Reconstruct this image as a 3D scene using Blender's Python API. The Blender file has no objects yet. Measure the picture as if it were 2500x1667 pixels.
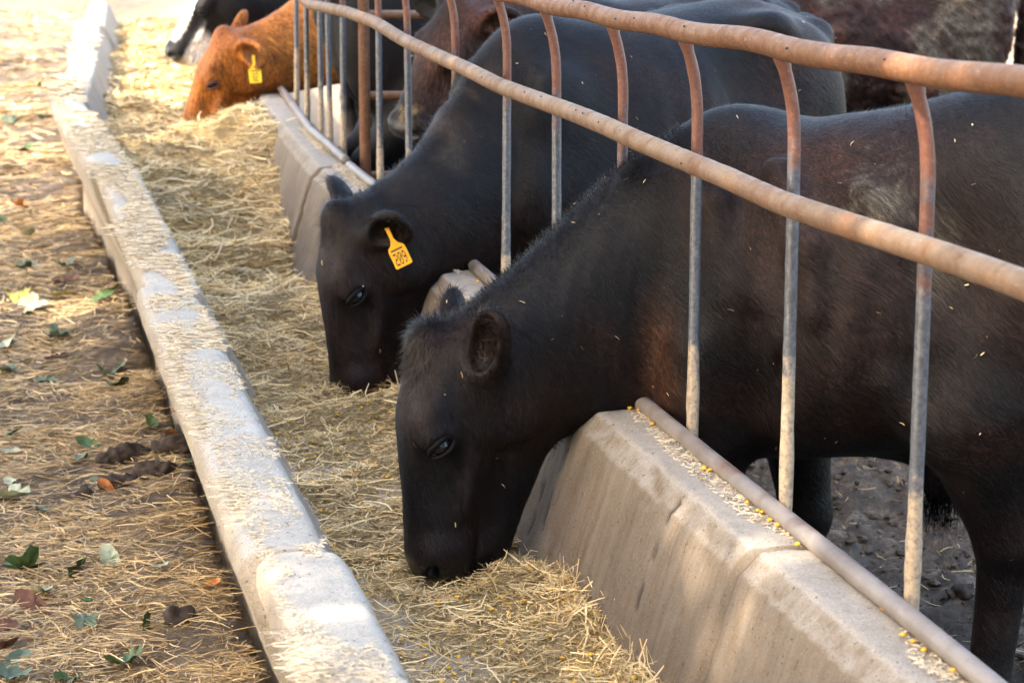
import bpy, math
import numpy as np
from mathutils import Vector, Matrix
rad = math.radians
RNG = np.random.default_rng(7)
SC = bpy.context.scene
COL = SC.collection

# ------------------------------------------------------------------ camera
cam_d = bpy.data.cameras.new('camera'); cam = bpy.data.objects.new('camera', cam_d); COL.objects.link(cam)
cam.location = (0, 0, 1.7); cam.rotation_euler = (rad(90 - 11.5), 0, 0)
cam_d.sensor_width = 36.0; cam_d.lens = 85.0
cam_d.clip_start = 0.05; cam_d.clip_end = 2000
cam_d.dof.use_dof = True; cam_d.dof.focus_distance = 4.75; cam_d.dof.aperture_fstop = 9.0
SC.camera = cam

SC.cycles.use_denoising = True
# ------------------------------------------------------------------ sky, sun, exposure
SUN = np.array([-0.62, -0.42, 0.66]); SUN /= np.linalg.norm(SUN)      # towards the sun
w = bpy.data.worlds.new('World'); SC.world = w; w.use_nodes = True
wt = w.node_tree; wt.nodes.clear()
sky = wt.nodes.new('ShaderNodeTexSky'); sky.sky_type = 'NISHITA'; sky.sun_disc = False
sky.sun_elevation = math.asin(SUN[2]); sky.sun_rotation = math.atan2(SUN[0], SUN[1])
sky.air_density = 1.0; sky.dust_density = 4.0; sky.ozone_density = 0.6
bg = wt.nodes.new('ShaderNodeBackground'); bg.inputs['Strength'].default_value = 0.15
wo = wt.nodes.new('ShaderNodeOutputWorld')
wb = wt.nodes.new('ShaderNodeMix'); wb.data_type = 'RGBA'; wb.blend_type = 'MULTIPLY'; wb.inputs[0].default_value = 1.0; wb.inputs[7].default_value = (1.05, 1.0, 0.93, 1)   # hazy warm daylight
wt.links.new(sky.outputs[0], wb.inputs[6]); wt.links.new(wb.outputs[2], bg.inputs[0]); wt.links.new(bg.outputs[0], wo.inputs[0])
sd = bpy.data.lights.new('sun', 'SUN'); sd.energy = 2.0; sd.angle = rad(0.53); sd.color = (1.0, 0.87, 0.70)
so = bpy.data.objects.new('sun', sd); COL.objects.link(so)
so.rotation_euler = Vector(-SUN).to_track_quat('-Z', 'Y').to_euler()
vs = SC.view_settings; vs.view_transform = 'Standard'; vs.look = 'None'; vs.gamma = 1.0
vs.use_curve_mapping = False; vs.exposure = 3.0

# ------------------------------------------------------------------ helpers
def unit(v):
    v = np.asarray(v, float); return v / np.linalg.norm(v)
def tag(o, label=None, cat=None, group=None, kind=None):
    if label: o['label'] = label
    if cat: o['category'] = cat
    if group: o['group'] = group
    if kind: o['kind'] = kind
    return o
def empty(name, loc=(0, 0, 0), rot=None):
    o = bpy.data.objects.new(name, None); COL.objects.link(o); o.location = loc; o.empty_display_size = 0.1
    if rot: o.rotation_euler = rot
    return o
def link(name, me, mat=None, parent=None):
    o = bpy.data.objects.new(name, me); COL.objects.link(o)
    if mat is not None and not me.materials: me.materials.append(mat)
    if parent is not None:
        o.parent = parent
        o.matrix_parent_inverse = Matrix.Translation(-Vector(parent.location)) if parent.type == 'EMPTY' else Matrix()
    return o
def raw_mesh(name, verts, loops, starts, totals, smooth=True):
    me = bpy.data.meshes.new(name)
    verts = np.asarray(verts, np.float32); loops = np.asarray(loops, np.int32)
    me.vertices.add(len(verts)); me.vertices.foreach_set('co', verts.ravel())
    me.loops.add(len(loops)); me.loops.foreach_set('vertex_index', loops)
    me.polygons.add(len(starts)); me.polygons.foreach_set('loop_start', np.asarray(starts, np.int32))
    me.polygons.foreach_set('use_smooth', np.full(len(starts), smooth))
    me.update(calc_edges=True); me.validate()
    return me
def quad_mesh(name, verts, quads, smooth=True):
    q = np.asarray(quads, np.int32)
    return raw_mesh(name, verts, q.ravel(), np.arange(len(q)) * 4, None, smooth)
def set_col(me, name, rgb, alpha=None):
    a = me.attributes.new(name, 'FLOAT_COLOR', 'POINT')
    c = np.ones((len(me.vertices), 4), np.float32); c[:, :3] = rgb
    if alpha is not None: c[:, 3] = alpha
    a.data.foreach_set('color', c.ravel())
def set_vec(me, name, v):
    a = me.attributes.new(name, 'FLOAT_VECTOR', 'POINT'); a.data.foreach_set('vector', np.asarray(v, np.float32).ravel())

def hash3(i, j, k, seed):
    h = (i.astype(np.uint32) * np.uint32(374761393) + j.astype(np.uint32) * np.uint32(668265263)
         + k.astype(np.uint32) * np.uint32(2147483647) + np.uint32(seed * 7919 + 13))
    h = (h ^ (h >> np.uint32(13))) * np.uint32(1274126177)
    h ^= h >> np.uint32(16)
    return (h & np.uint32(0xFFFFFF)).astype(np.float32) / np.float32(0xFFFFFF)
def vnoise(p, seed=0):
    p = np.asarray(p, np.float32)
    if p.shape[-1] == 2: p = np.concatenate([p, np.zeros(p.shape[:-1] + (1,), np.float32)], -1)
    b = np.floor(p); f = p - b; f = f * f * (3 - 2 * f); b = b.astype(np.int64) & 0xFFFFFFFF
    r = 0
    for di in (0, 1):
        for dj in (0, 1):
            for dk in (0, 1):
                wgt = (f[..., 0] if di else 1 - f[..., 0]) * (f[..., 1] if dj else 1 - f[..., 1]) * (f[..., 2] if dk else 1 - f[..., 2])
                r = r + wgt * hash3((b[..., 0] + di) & 0xFFFFFFFF, (b[..., 1] + dj) & 0xFFFFFFFF, (b[..., 2] + dk) & 0xFFFFFFFF, seed)
    return r * 2 - 1
def fbm(p, octaves=3, seed=0):
    p = np.asarray(p, np.float32); r = 0; a = 1.0
    for o in range(octaves):
        r = r + a * vnoise(p * (2 ** o), seed + o); a *= 0.5
    return r
def sstep(a, b, x):
    t = np.clip((np.asarray(x, float) - a) / (b - a), 0, 1); return t * t * (3 - 2 * t)

# ------------------------------------------------------------------ materials
class MT:
    """tiny node-graph helper"""
    def __init__(s, name):
        s.m = bpy.data.materials.new(name); s.m.use_nodes = True; s.t = s.m.node_tree; s.t.nodes.clear()
        s.out = s.n('ShaderNodeOutputMaterial'); s.b = s.n('ShaderNodeBsdfPrincipled')
        s.l(s.b.outputs[0], s.out.inputs[0])
    def n(s, ty, **kw):
        x = s.t.nodes.new(ty)
        for k, v in kw.items(): setattr(x, k, v)
        return x
    def l(s, a, b): s.t.links.new(a, b)
    def val(s, sock, v):
        if hasattr(v, 'links') or isinstance(v, bpy.types.NodeSocket): s.l(v, sock)
        else: sock.default_value = v
    def coord(s, scale=(1, 1, 1), kind='Object'):
        tc = s.n('ShaderNodeTexCoord'); mp = s.n('ShaderNodeMapping'); mp.inputs['Scale'].default_value = scale
        s.l(tc.outputs[kind], mp.inputs[0]); return mp.outputs[0]
    def noise(s, vec, scale, detail=4, rough=0.55, dist=0.0):
        x = s.n('ShaderNodeTexNoise'); s.l(vec, x.inputs['Vector'])
        x.inputs['Scale'].default_value = scale; x.inputs['Detail'].default_value = detail
        x.inputs['Roughness'].default_value = rough; x.inputs['Distortion'].default_value = dist
        return x.outputs['Fac']
    def ramp(s, fac, stops, interp='LINEAR'):
        r = s.n('ShaderNodeValToRGB'); r.color_ramp.interpolation = interp; e = r.color_ramp.elements
        while len(e) < len(stops): e.new(0.5)
        for i, (p, c) in enumerate(stops):
            e[i].position = p; e[i].color = (c, c, c, 1) if isinstance(c, (int, float)) else tuple(c) + (1,)
        s.l(fac, r.inputs[0]); return r.outputs[0]
    def mix(s, fac, a, b, mode='MIX'):
        x = s.n('ShaderNodeMix'); x.data_type = 'RGBA'; x.blend_type = mode
        s.val(x.inputs[0], fac)
        for sock, v in ((x.inputs[6], a), (x.inputs[7], b)):
            if isinstance(v, tuple): sock.default_value = v + (1,) if len(v) == 3 else v
            else: s.l(v, sock)
        return x.outputs[2]
    def math(s, op, a, b=0.0, clamp=False):
        x = s.n('ShaderNodeMath'); x.operation = op; x.use_clamp = clamp
        s.val(x.inputs[0], a); s.val(x.inputs[1], b); return x.outputs[0]
    def attr(s, name):
        a = s.n('ShaderNodeAttribute'); a.attribute_name = name; return a
    def bump(s, h, strength=0.4, dist=0.01, normal=None):
        x = s.n('ShaderNodeBump'); s.l(h, x.inputs['Height']); x.inputs['Strength'].default_value = strength
        x.inputs['Distance'].default_value = dist
        if normal is not None: s.l(normal, x.inputs['Normal'])
        s.l(x.outputs[0], s.b.inputs['Normal']); return x.outputs[0]
    def fin(s, col=None, rough=0.8, spec=None, **kw):
        if col is not None:
            if isinstance(col, tuple): s.b.inputs['Base Color'].default_value = col + (1,)
            else: s.l(col, s.b.inputs['Base Color'])
        s.val(s.b.inputs['Roughness'], rough)
        if spec is not None: s.val(s.b.inputs['Specular IOR Level'], spec)
        for k, v in kw.items(): s.val(s.b.inputs[k.replace('_', ' ')], v)
        return s.m

def m_concrete(name, base, dark, stain):
    t = MT(name); c = t.coord()
    big = t.noise(c, 3.0, 5); fine = t.noise(c, 260, 3, 0.7); mid = t.noise(c, 34, 6, 0.7)
    wu = t.attr('wall_uv').outputs['Vector']
    def wuv(sx_, sy_):
        m_ = t.n('ShaderNodeMapping'); m_.inputs['Scale'].default_value = (sx_, sy_, 1); t.l(wu, m_.inputs[0]); return m_.outputs[0]
    col = t.mix(t.ramp(big, [(0.3, 0.0), (0.7, 1.0)]), base, dark)
    st = t.noise(wuv(30, 2.5), 1.0, 6, 0.75, 0.3); bl = t.noise(wuv(3.5, 2.0), 1.0, 4, 0.6)
    gp = t.n('ShaderNodeNewGeometry'); sx = t.n('ShaderNodeSeparateXYZ'); t.l(gp.outputs['Normal'], sx.inputs[0])
    side = t.ramp(t.math('ADD', sx.outputs[2], t.math('MULTIPLY', t.math('SUBTRACT', mid, 0.5), 0.7)), [(0.55, 1.0), (0.85, 0.0)])
    col = t.mix(t.math('MULTIPLY', side, t.ramp(st, [(0.25, 0.45), (0.70, 1.0)])), col, stain)
    col = t.mix(t.math('MULTIPLY', side, t.ramp(bl, [(0.45, 0.0), (0.70, 0.5)])), col, tuple(v * 0.6 for v in stain))
    dk = t.noise(wuv(55, 3.0), 1.0, 6, 0.8, 0.2)
    col = t.mix(t.math('MULTIPLY', side, t.ramp(dk, [(0.60, 0.0), (0.70, 0.75)])), col, (0.05, 0.036, 0.025))
    col = t.mix(t.ramp(fine, [(0.30, 0.45), (0.60, 0.0)]), col, (0.11, 0.09, 0.07))
    col = t.mix(t.ramp(fine, [(0.60, 0.0), (0.75, 0.35)]), col, (0.62, 0.57, 0.50))
    pit = t.noise(c, 95, 2, 0.5); pm = t.ramp(pit, [(0.69, 0.0), (0.73, 1.0)])
    col = t.mix(t.math('MULTIPLY', pm, 0.75), col, (0.05, 0.042, 0.034))
    spk = t.noise(c, 150, 2, 0.4); col = t.mix(t.ramp(spk, [(0.70, 0.0), (0.73, 0.85)]), col, (0.045, 0.038, 0.03))
    col = t.mix(t.ramp(mid, [(0.45, 0.0), (0.72, 0.45)]), col, tuple(v * 0.55 for v in dark))
    ck = t.attr('crack'); col = t.mix(t.math('MULTIPLY', ck.outputs['Fac'], 0.9), col, (0.03, 0.022, 0.015))
    hgt = t.math('ADD', t.math('MULTIPLY', fine, 0.6), t.math('SUBTRACT', mid, t.math('MULTIPLY', pm, 1.2)))
    t.bump(hgt, 0.7, 0.005)
    return t.fin(col, 0.88, 0.2)
M = {}
M['conc_right'] = m_concrete('concrete_trough_side', (0.40, 0.36, 0.305), (0.31, 0.27, 0.22), (0.152, 0.105, 0.062))
M['conc_left'] = m_concrete('concrete_alley_side', (0.54, 0.50, 0.43), (0.44, 0.40, 0.335), (0.36, 0.30, 0.225))
M['conc_floor'] = m_concrete('concrete_floor', (0.42, 0.36, 0.28), (0.32, 0.265, 0.195), (0.3, 0.24, 0.17))

def m_strand():
    t = MT('straw_strands'); a = t.attr('tint')
    t.fin(a.outputs['Color'], 0.55, 0.35)
    t.b.inputs['Subsurface Weight'].default_value = 0.0
    return t.m
M['strand'] = m_strand()
def m_bed():
    t = MT('matted_straw'); c = t.coord()
    a = t.noise(c, 9, 5, 0.6); f1 = t.noise(t.coord((1, 5, 1)), 60, 4, 0.7, 0.6); f2 = t.noise(t.coord((5, 1, 1)), 55, 4, 0.7, 0.6)
    f = t.math('MAXIMUM', f1, f2)
    col = t.ramp(f, [(0.35, (0.22, 0.15, 0.07)), (0.52, (0.46, 0.34, 0.17)), (0.70, (0.70, 0.56, 0.32))])
    col = t.mix(t.ramp(a, [(0.35, 0.45), (0.65, 0.0)]), col, (0.20, 0.14, 0.065))
    t.bump(f, 0.9, 0.02)
    return t.fin(col, 0.8, 0.2)
M['bed'] = m_bed()
def m_ground():
    t = MT('ground'); c = t.coord(); g = t.attr('zone')
    sx = t.n('ShaderNodeSeparateColor'); t.l(g.outputs['Color'], sx.inputs[0])
    # alley: dirt with trodden straw
    f1 = t.noise(t.coord((1, 6, 1)), 45, 4, 0.7, 0.7); f2 = t.noise(t.coord((6, 1, 1)), 45, 4, 0.7, 0.7)
    f = t.math('MAXIMUM', f1, f2)
    st = t.ramp(f, [(0.4, (0.14, 0.102, 0.066)), (0.58, (0.29, 0.22, 0.135)), (0.75, (0.50, 0.40, 0.255))])
    dirt = t.ramp(t.noise(c, 14, 6, 0.7), [(0.35, (0.06, 0.045, 0.035)), (0.55, (0.15, 0.115, 0.082)), (0.72, (0.30, 0.23, 0.15))])
    al = t.mix(sx.outputs[1], st, dirt)
    # pen: trampled mud
    mn = t.noise(c, 10, 7, 0.7); mf = t.noise(c, 60, 5, 0.7)
    mud = t.ramp(mn, [(0.34, (0.03, 0.024, 0.018)), (0.52, (0.105, 0.082, 0.06)), (0.66, (0.23, 0.185, 0.135)), (0.8, (0.33, 0.27, 0.20))])
    mud = t.mix(t.ramp(mf, [(0.38, 0.7), (0.52, 0.0)]), mud, (0.04, 0.033, 0.028))
    far = t.mix(sx.outputs[2], mud, (0.33, 0.25, 0.17))
    col = t.mix(sx.outputs[0], al, far)
    t.bump(t.math('ADD', f, mf), 0.8, 0.02)
    return t.fin(col, t.math('SUBTRACT', 0.95, t.math('MULTIPLY', sx.outputs[0], t.ramp(mn, [(0.3, 0.4), (0.5, 0.0)]))), 0.3)
M['ground'] = m_ground()

def m_pipe(name, dusty):
    t = MT(name); c = t.coord()
    n1 = t.noise(c, 7, 5, 0.6); n2 = t.noise(c, 60, 4, 0.7); n3 = t.noise(c, 300, 2, 0.6)
    rust = t.ramp(n2, [(0.3, (0.100, 0.034, 0.013)), (0.55, (0.155, 0.060, 0.022)), (0.75, (0.20, 0.098, 0.045))])
    dust = t.ramp(n1, [(0.3, (0.20, 0.145, 0.092)), (0.7, (0.26, 0.212, 0.150))])
    gp = t.n('ShaderNodeNewGeometry'); sx = t.n('ShaderNodeSeparateXYZ'); t.l(gp.outputs['Normal'], sx.inputs[0])
    up = t.ramp(sx.outputs[2], [(0.0, 0.15 + dusty * 0.5), (0.9, 0.45 + dusty * 0.5)])
    fac = t.math('MULTIPLY', up, t.ramp(n1, [(0.25, 0.5), (0.6, 1.0)]), True)
    col = t.mix(fac, rust, dust)
    col = t.mix(t.ramp(n3, [(0.68, 0.0), (0.74, 0.5)]), col, (0.06, 0.04, 0.03))
    sc = t.noise(t.coord((14, 14, 90)), 3.0, 3, 0.8)
    col = t.mix(t.ramp(sc, [(0.60, 0.0), (0.68, 0.55)]), col, (0.34, 0.27, 0.20))
    fl = t.noise(c, 24, 4, 0.7); col = t.mix(t.ramp(fl, [(0.58, 0.0), (0.66, 0.6)]), col, (0.13, 0.062, 0.036))
    t.bump(t.math('ADD', t.math('ADD', n2, n3), fl), 0.4, 0.002)
    return t.fin(col, t.ramp(fl, [(0.4, 0.5), (0.6, 0.75)]), 0.25)
M['rail_rust'] = m_pipe('rusty_pipe', 0.0); M['rail_dust'] = m_pipe('dusty_pipe', 0.75)
def m_low():
    t = MT('polished_dusty_pipe'); c = t.coord(); n1 = t.noise(c, 9, 5); n2 = t.noise(c, 120, 3, 0.7)
    col = t.ramp(n1, [(0.3, (0.15, 0.122, 0.102)), (0.55, (0.24, 0.21, 0.188)), (0.7, (0.15, 0.098, 0.07))])
    col = t.mix(t.ramp(n2, [(0.62, 0.0), (0.7, 0.5)]), col, (0.12, 0.09, 0.07))
    t.bump(n2, 0.2, 0.002)
    return t.fin(col, 0.45, 0.35, Metallic=0.1)
M['rail_low'] = m_low()
def m_rod():
    t = MT('steel_rod'); c = t.coord()
    sx = t.n('ShaderNodeSeparateXYZ'); t.l(t.coord(), sx.inputs[0]); z = sx.outputs[2]
    n1 = t.noise(c, 12, 5, 0.65); n2 = t.noise(c, 110, 4, 0.75)
    steel = t.ramp(n2, [(0.3, (0.075, 0.08, 0.09)), (0.55, (0.15, 0.16, 0.18)), (0.75, (0.26, 0.26, 0.27))])
    rust = t.ramp(n2, [(0.3, (0.12, 0.046, 0.029)), (0.6, (0.19, 0.078, 0.05)), (0.8, (0.34, 0.23, 0.155))])
    dust = t.ramp(n2, [(0.3, (0.26, 0.19, 0.12)), (0.7, (0.48, 0.38, 0.26))])
    oi = t.n('ShaderNodeObjectInfo'); zz = t.math('ADD', z, t.math('ADD', t.math('MULTIPLY', t.math('SUBTRACT', n1, 0.5), 0.5), t.math('MULTIPLY', t.math('SUBTRACT', oi.outputs['Random'], 0.5), 0.16)))
    f_r = t.ramp(zz, [(0.0, 0.0), (1.0, 1.0)]); t.t.nodes.remove(f_r.node)
    mr = t.n('ShaderNodeMapRange'); t.l(zz, mr.inputs[0]); mr.inputs[1].default_value = 1.10; mr.inputs[2].default_value = 1.18
    col = t.mix(mr.outputs[0], steel, rust)
    md = t.n('ShaderNodeMapRange'); t.l(zz, md.inputs[0]); md.inputs[1].default_value = 0.80; md.inputs[2].default_value = 0.74
    col = t.mix(t.math('MULTIPLY', md.outputs[0], t.ramp(n2, [(0.35, 0.35), (0.5, 1.0)])), col, dust)
    met = t.math('MULTIPLY', t.math('SUBTRACT', 1.0, mr.outputs[0]), t.math('SUBTRACT', 0.6, md.outputs[0], True))
    t.bump(n2, 0.35, 0.003)
    return t.fin(col, 0.45, 0.5, Metallic=met)
M['rod'] = m_rod()
def m_coat(name='coat'):
    t = MT(name); a = t.attr('coat'); c = t.coord(); hu = t.attr('hair_uv').outputs['Vector']
    n = t.noise(hu, 1.0, 3, 0.65, 0.35); n2 = t.noise(hu, 0.28, 3, 0.6, 0.5); n3 = t.noise(c, 16, 4, 0.65)
    col = t.mix(1.0, a.outputs['Color'], t.ramp(n, [(0.28, 0.25), (0.5, 0.85), (0.72, 2.3)]), 'MULTIPLY')
    col = t.mix(1.0, col, t.ramp(n2, [(0.3, 0.6), (0.7, 1.5)]), 'MULTIPLY')
    col = t.mix(1.0, col, t.ramp(n3, [(0.3, 0.75), (0.7, 1.3)]), 'MULTIPLY')
    dust = t.noise(c, 55, 4, 0.75); col = t.mix(t.ramp(dust, [(0.70, 0.0), (0.80, 0.35)]), col, (0.05, 0.042, 0.034))
    t.bump(t.math('ADD', n, n2), 0.5, 0.004)
    return t.fin(col, t.ramp(a.outputs['Alpha'], [(0.0, 0.25), (1.0, 0.58)]), t.ramp(a.outputs['Alpha'], [(0.0, 0.6), (1.0, 0.18)]), Sheen_Weight=0.02, Sheen_Roughness=0.35)
M['coat'] = m_coat()
def m_hair():
    t = MT('hair'); a = t.attr('coat'); nv = t.attr('nrm')
    t.l(nv.outputs['Vector'], t.b.inputs['Normal'])
    return t.fin(a.outputs['Color'], 0.38, 0.22)
M['hair'] = m_hair()
M['eye'] = MT('eyeball').fin((0.005, 0.004, 0.005), 0.12, 0.45)
M['lid'] = MT('eyelid').fin((0.0042, 0.0038, 0.004), 0.65, 0.1)
M['lid_red'] = MT('eyelid_red').fin((0.10, 0.035, 0.02), 0.5, 0.3)
def m_plain(name, col, rough=0.6, var=0.25, sc=40, spec=0.3, **kw):
    t = MT(name); n = t.noise(t.coord(), sc, 4, 0.65)
    cc = t.mix(1.0, col, t.ramp(n, [(0.25, 1 - var), (0.75, 1 + var)]), 'MULTIPLY')
    t.bump(n, 0.3, 0.003)
    return t.fin(cc, rough, spec, **kw)
M['tag'] = m_plain('yellow_plastic', (0.75, 0.36, 0.012), 0.4, 0.1)
M['tag_lemon'] = m_plain('lemon_plastic', (0.72, 0.52, 0.02), 0.4, 0.1)
M['ink'] = MT('black_print').fin((0.02, 0.013, 0.01), 0.6)
M['mud_lump'] = m_plain('mud_lump', (0.060, 0.047, 0.035), 0.85, 0.8, 9)
M['clod'] = m_plain('mud_clod', (0.040, 0.030, 0.024), 0.95, 0.6, 60)
M['bark'] = m_plain('bark', (0.12, 0.09, 0.065), 0.9, 0.4, 12)
M['fly'] = MT('fly').fin((0.012, 0.011, 0.011), 0.4)
M['corn'] = m_plain('corn_kernel', (0.72, 0.40, 0.03), 0.45, 0.2, 200)
def m_leaf(name, col, var=0.3, rough=0.55):
    t = MT(name); n = t.noise(t.coord(), 60, 4, 0.7); n2 = t.noise(t.coord(), 14, 3)
    cc = t.mix(1.0, col, t.ramp(n, [(0.25, 1 - var), (0.75, 1 + var)]), 'MULTIPLY')
    cc = t.mix(t.ramp(n2, [(0.6, 0.0), (0.75, 0.7)]), cc, (0.20, 0.12, 0.05))
    t.bump(n, 0.4, 0.002)
    return t.fin(cc, rough, 0.35)
M['leaf_green'] = m_leaf('green_leaf', (0.055, 0.105, 0.035))
M['leaf_teal'] = m_leaf('blue_green_leaf', (0.105, 0.15, 0.10))
M['leaf_pale'] = m_leaf('pale_leaf_underside', (0.34, 0.38, 0.27))
M['leaf_yellow'] = m_leaf('yellow_green_leaf', (0.36, 0.34, 0.08))
M['leaf_brown'] = m_leaf('brown_leaf', (0.155, 0.070, 0.042))
M['leaf_tan'] = m_leaf('tan_leaf', (0.36, 0.245, 0.17))
M['leaf_orange'] = m_leaf('orange_leaf', (0.48, 0.17, 0.04))
M['leaf_tree'] = m_leaf('tree_foliage', (0.06, 0.11, 0.03))

# ------------------------------------------------------------------ layout of the bunk (plan view)
SEC_Y = np.array([1.3, 3.72, 6.1, 8.45, 10.85, 13.2, 15.6, 18.0])
LEFT_X = np.array([0.247, -0.288, -0.815, -1.335, -1.925, -2.27, -2.63, -3.0])     # inner top edge of alley-side wall
RIGHT_X = np.array([0.93, 0.38, -0.155, -0.68, -1.13, -1.53, -1.90, -2.30])        # trough-side top edge of pen-side wall
FLOOR_Z = 0.27; TOP_Z = 0.605
def lx(y): return np.interp(y, np.r_[SEC_Y, 30.0], np.r_[LEFT_X, -5.0])
def rx(y): return np.interp(y, np.r_[SEC_Y, 30.0], np.r_[RIGHT_X, -4.3])

# ------------------------------------------------------------------ ground (one sheet to the horizon)
def axis(a, b, step, far):
    core = np.arange(a, b + 1e-6, step); g = step * 1.5; lo = [a]; hi = [core[-1]]; 
    while lo[-1] > -far: lo.append(lo[-1] - g); hi.append(hi[-1] + g); g *= 1.35
    return np.concatenate([np.array(lo[1:])[::-1], core, np.array(hi[1:])])
def ground_z(x, y):
    x = np.asarray(x, float); y = np.asarray(y, float); p = np.stack([x, y], -1)
    L = lx(y) - 0.10; Rr = rx(y) + 0.16
    pen = sstep(0.0, 0.15, x - Rr)
    dl = np.clip(L - x, 0, None)
    near = np.exp(-(np.hypot(x, y - 7) / 14) ** 2)
    alley = 0.10 + 0.012 * fbm(p * 3.0, 3, 3) + 0.008 * fbm(p * 14.0, 2, 5) + 0.055 * np.exp(-(dl / 0.16) ** 2) * (0.8 + 0.5 * vnoise(p * 4, 8))
    m = fbm(p * 5.5, 4, 21); m2 = fbm(p * 17.0, 3, 25)
    penz = 0.022 * m + 0.026 * np.clip(m2, -0.3, 1) + 0.014 * np.abs(fbm(p * 31.0, 2, 28)) + 0.01
    penz = penz - 0.035 * np.clip(vnoise(p * 7.5, 31) - 0.35, 0, 1)
    return ((1 - pen) * alley + pen * penz) * (0.15 + 0.85 * near)
gx = axis(-3.3, 3.0, 0.024, 600); gy = axis(3.6, 13.0, 0.026, 600)
GX, GY = np.meshgrid(gx, gy, indexing='ij'); GZ = ground_z(GX, GY)
inside = (GX > lx(GY) - 0.03) & (GX < rx(GY) + 0.1) & (GY > 1) & (GY < 18)
GZ = np.where(inside, -0.03, GZ)
nx_, ny_ = GX.shape; ii = np.arange(nx_ * ny_).reshape(nx_, ny_)
q = np.stack([ii[:-1, :-1], ii[1:, :-1], ii[1:, 1:], ii[:-1, 1:]], -1).reshape(-1, 4)
me = quad_mesh('ground', np.stack([GX, GY, GZ], -1).reshape(-1, 3), q)
pz = sstep(-0.05, 0.1, GX - rx(GY) - 0.1)
dl = lx(GY) - 0.1 - GX
P2 = np.stack([GX, GY], -1)
dirt = np.clip(np.exp(-(np.clip(dl, 0, None) / 0.22) ** 2) * (0.75 + 0.8 * fbm(P2 * 3, 2, 40)) + 0.9 * sstep(0.10, 0.45, fbm(P2 * 2.2, 3, 44)), 0, 1)
farz = sstep(11, 16, GY)
set_col(me, 'zone', np.stack([pz, dirt, farz], -1).reshape(-1, 3))
tag(link('ground', me, M['ground']), kind='structure')

# ------------------------------------------------------------------ concrete bunk: precast sections
def resample(pts, n):
    pts = np.asarray(pts, float); d = np.r_[0, np.cumsum(np.linalg.norm(np.diff(pts, axis=0), axis=1))]
    s = np.linspace(0, d[-1], n); return np.stack([np.interp(s, d, pts[:, k]) for k in range(pts.shape[1])], -1)
def subdiv(pts, mx):
    pts = np.asarray(pts, float); out = [pts[0]]
    for a_, b_ in zip(pts[:-1], pts[1:]):
        k_ = max(1, int(math.ceil(np.linalg.norm(b_ - a_) / mx)))
        for q_ in range(1, k_ + 1): out.append(a_ + (b_ - a_) * q_ / k_)
    return np.array(out)
PROF_R = [(-0.155, 0.20), (-0.15, 0.262), (-0.125, 0.295), (-0.092, 0.36), (-0.068, 0.44), (-0.040, 0.53), (-0.0285, 0.562), (-0.025, 0.5685), (-0.020, 0.573),
          (0.004, 0.5985), (0.009, 0.6025), (0.016, 0.6045), (0.06, 0.606), (0.11, 0.606), (0.13, 0.602), (0.142, 0.588), (0.145, 0.56), (0.142, 0.4), (0.13, 0.1), (0.128, -0.04)]
PROF_L = [(-0.185, 0.20), (-0.18, 0.262), (-0.155, 0.295), (-0.115, 0.36), (-0.075, 0.44), (-0.035, 0.53), (-0.014, 0.578), (-0.004, 0.594),
          (0.010, 0.604), (0.06, 0.608), (0.10, 0.606), (0.122, 0.600), (0.135, 0.585), (0.138, 0.56), (0.085, 0.4), (-0.04, 0.12), (-0.09, -0.04)]
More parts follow.
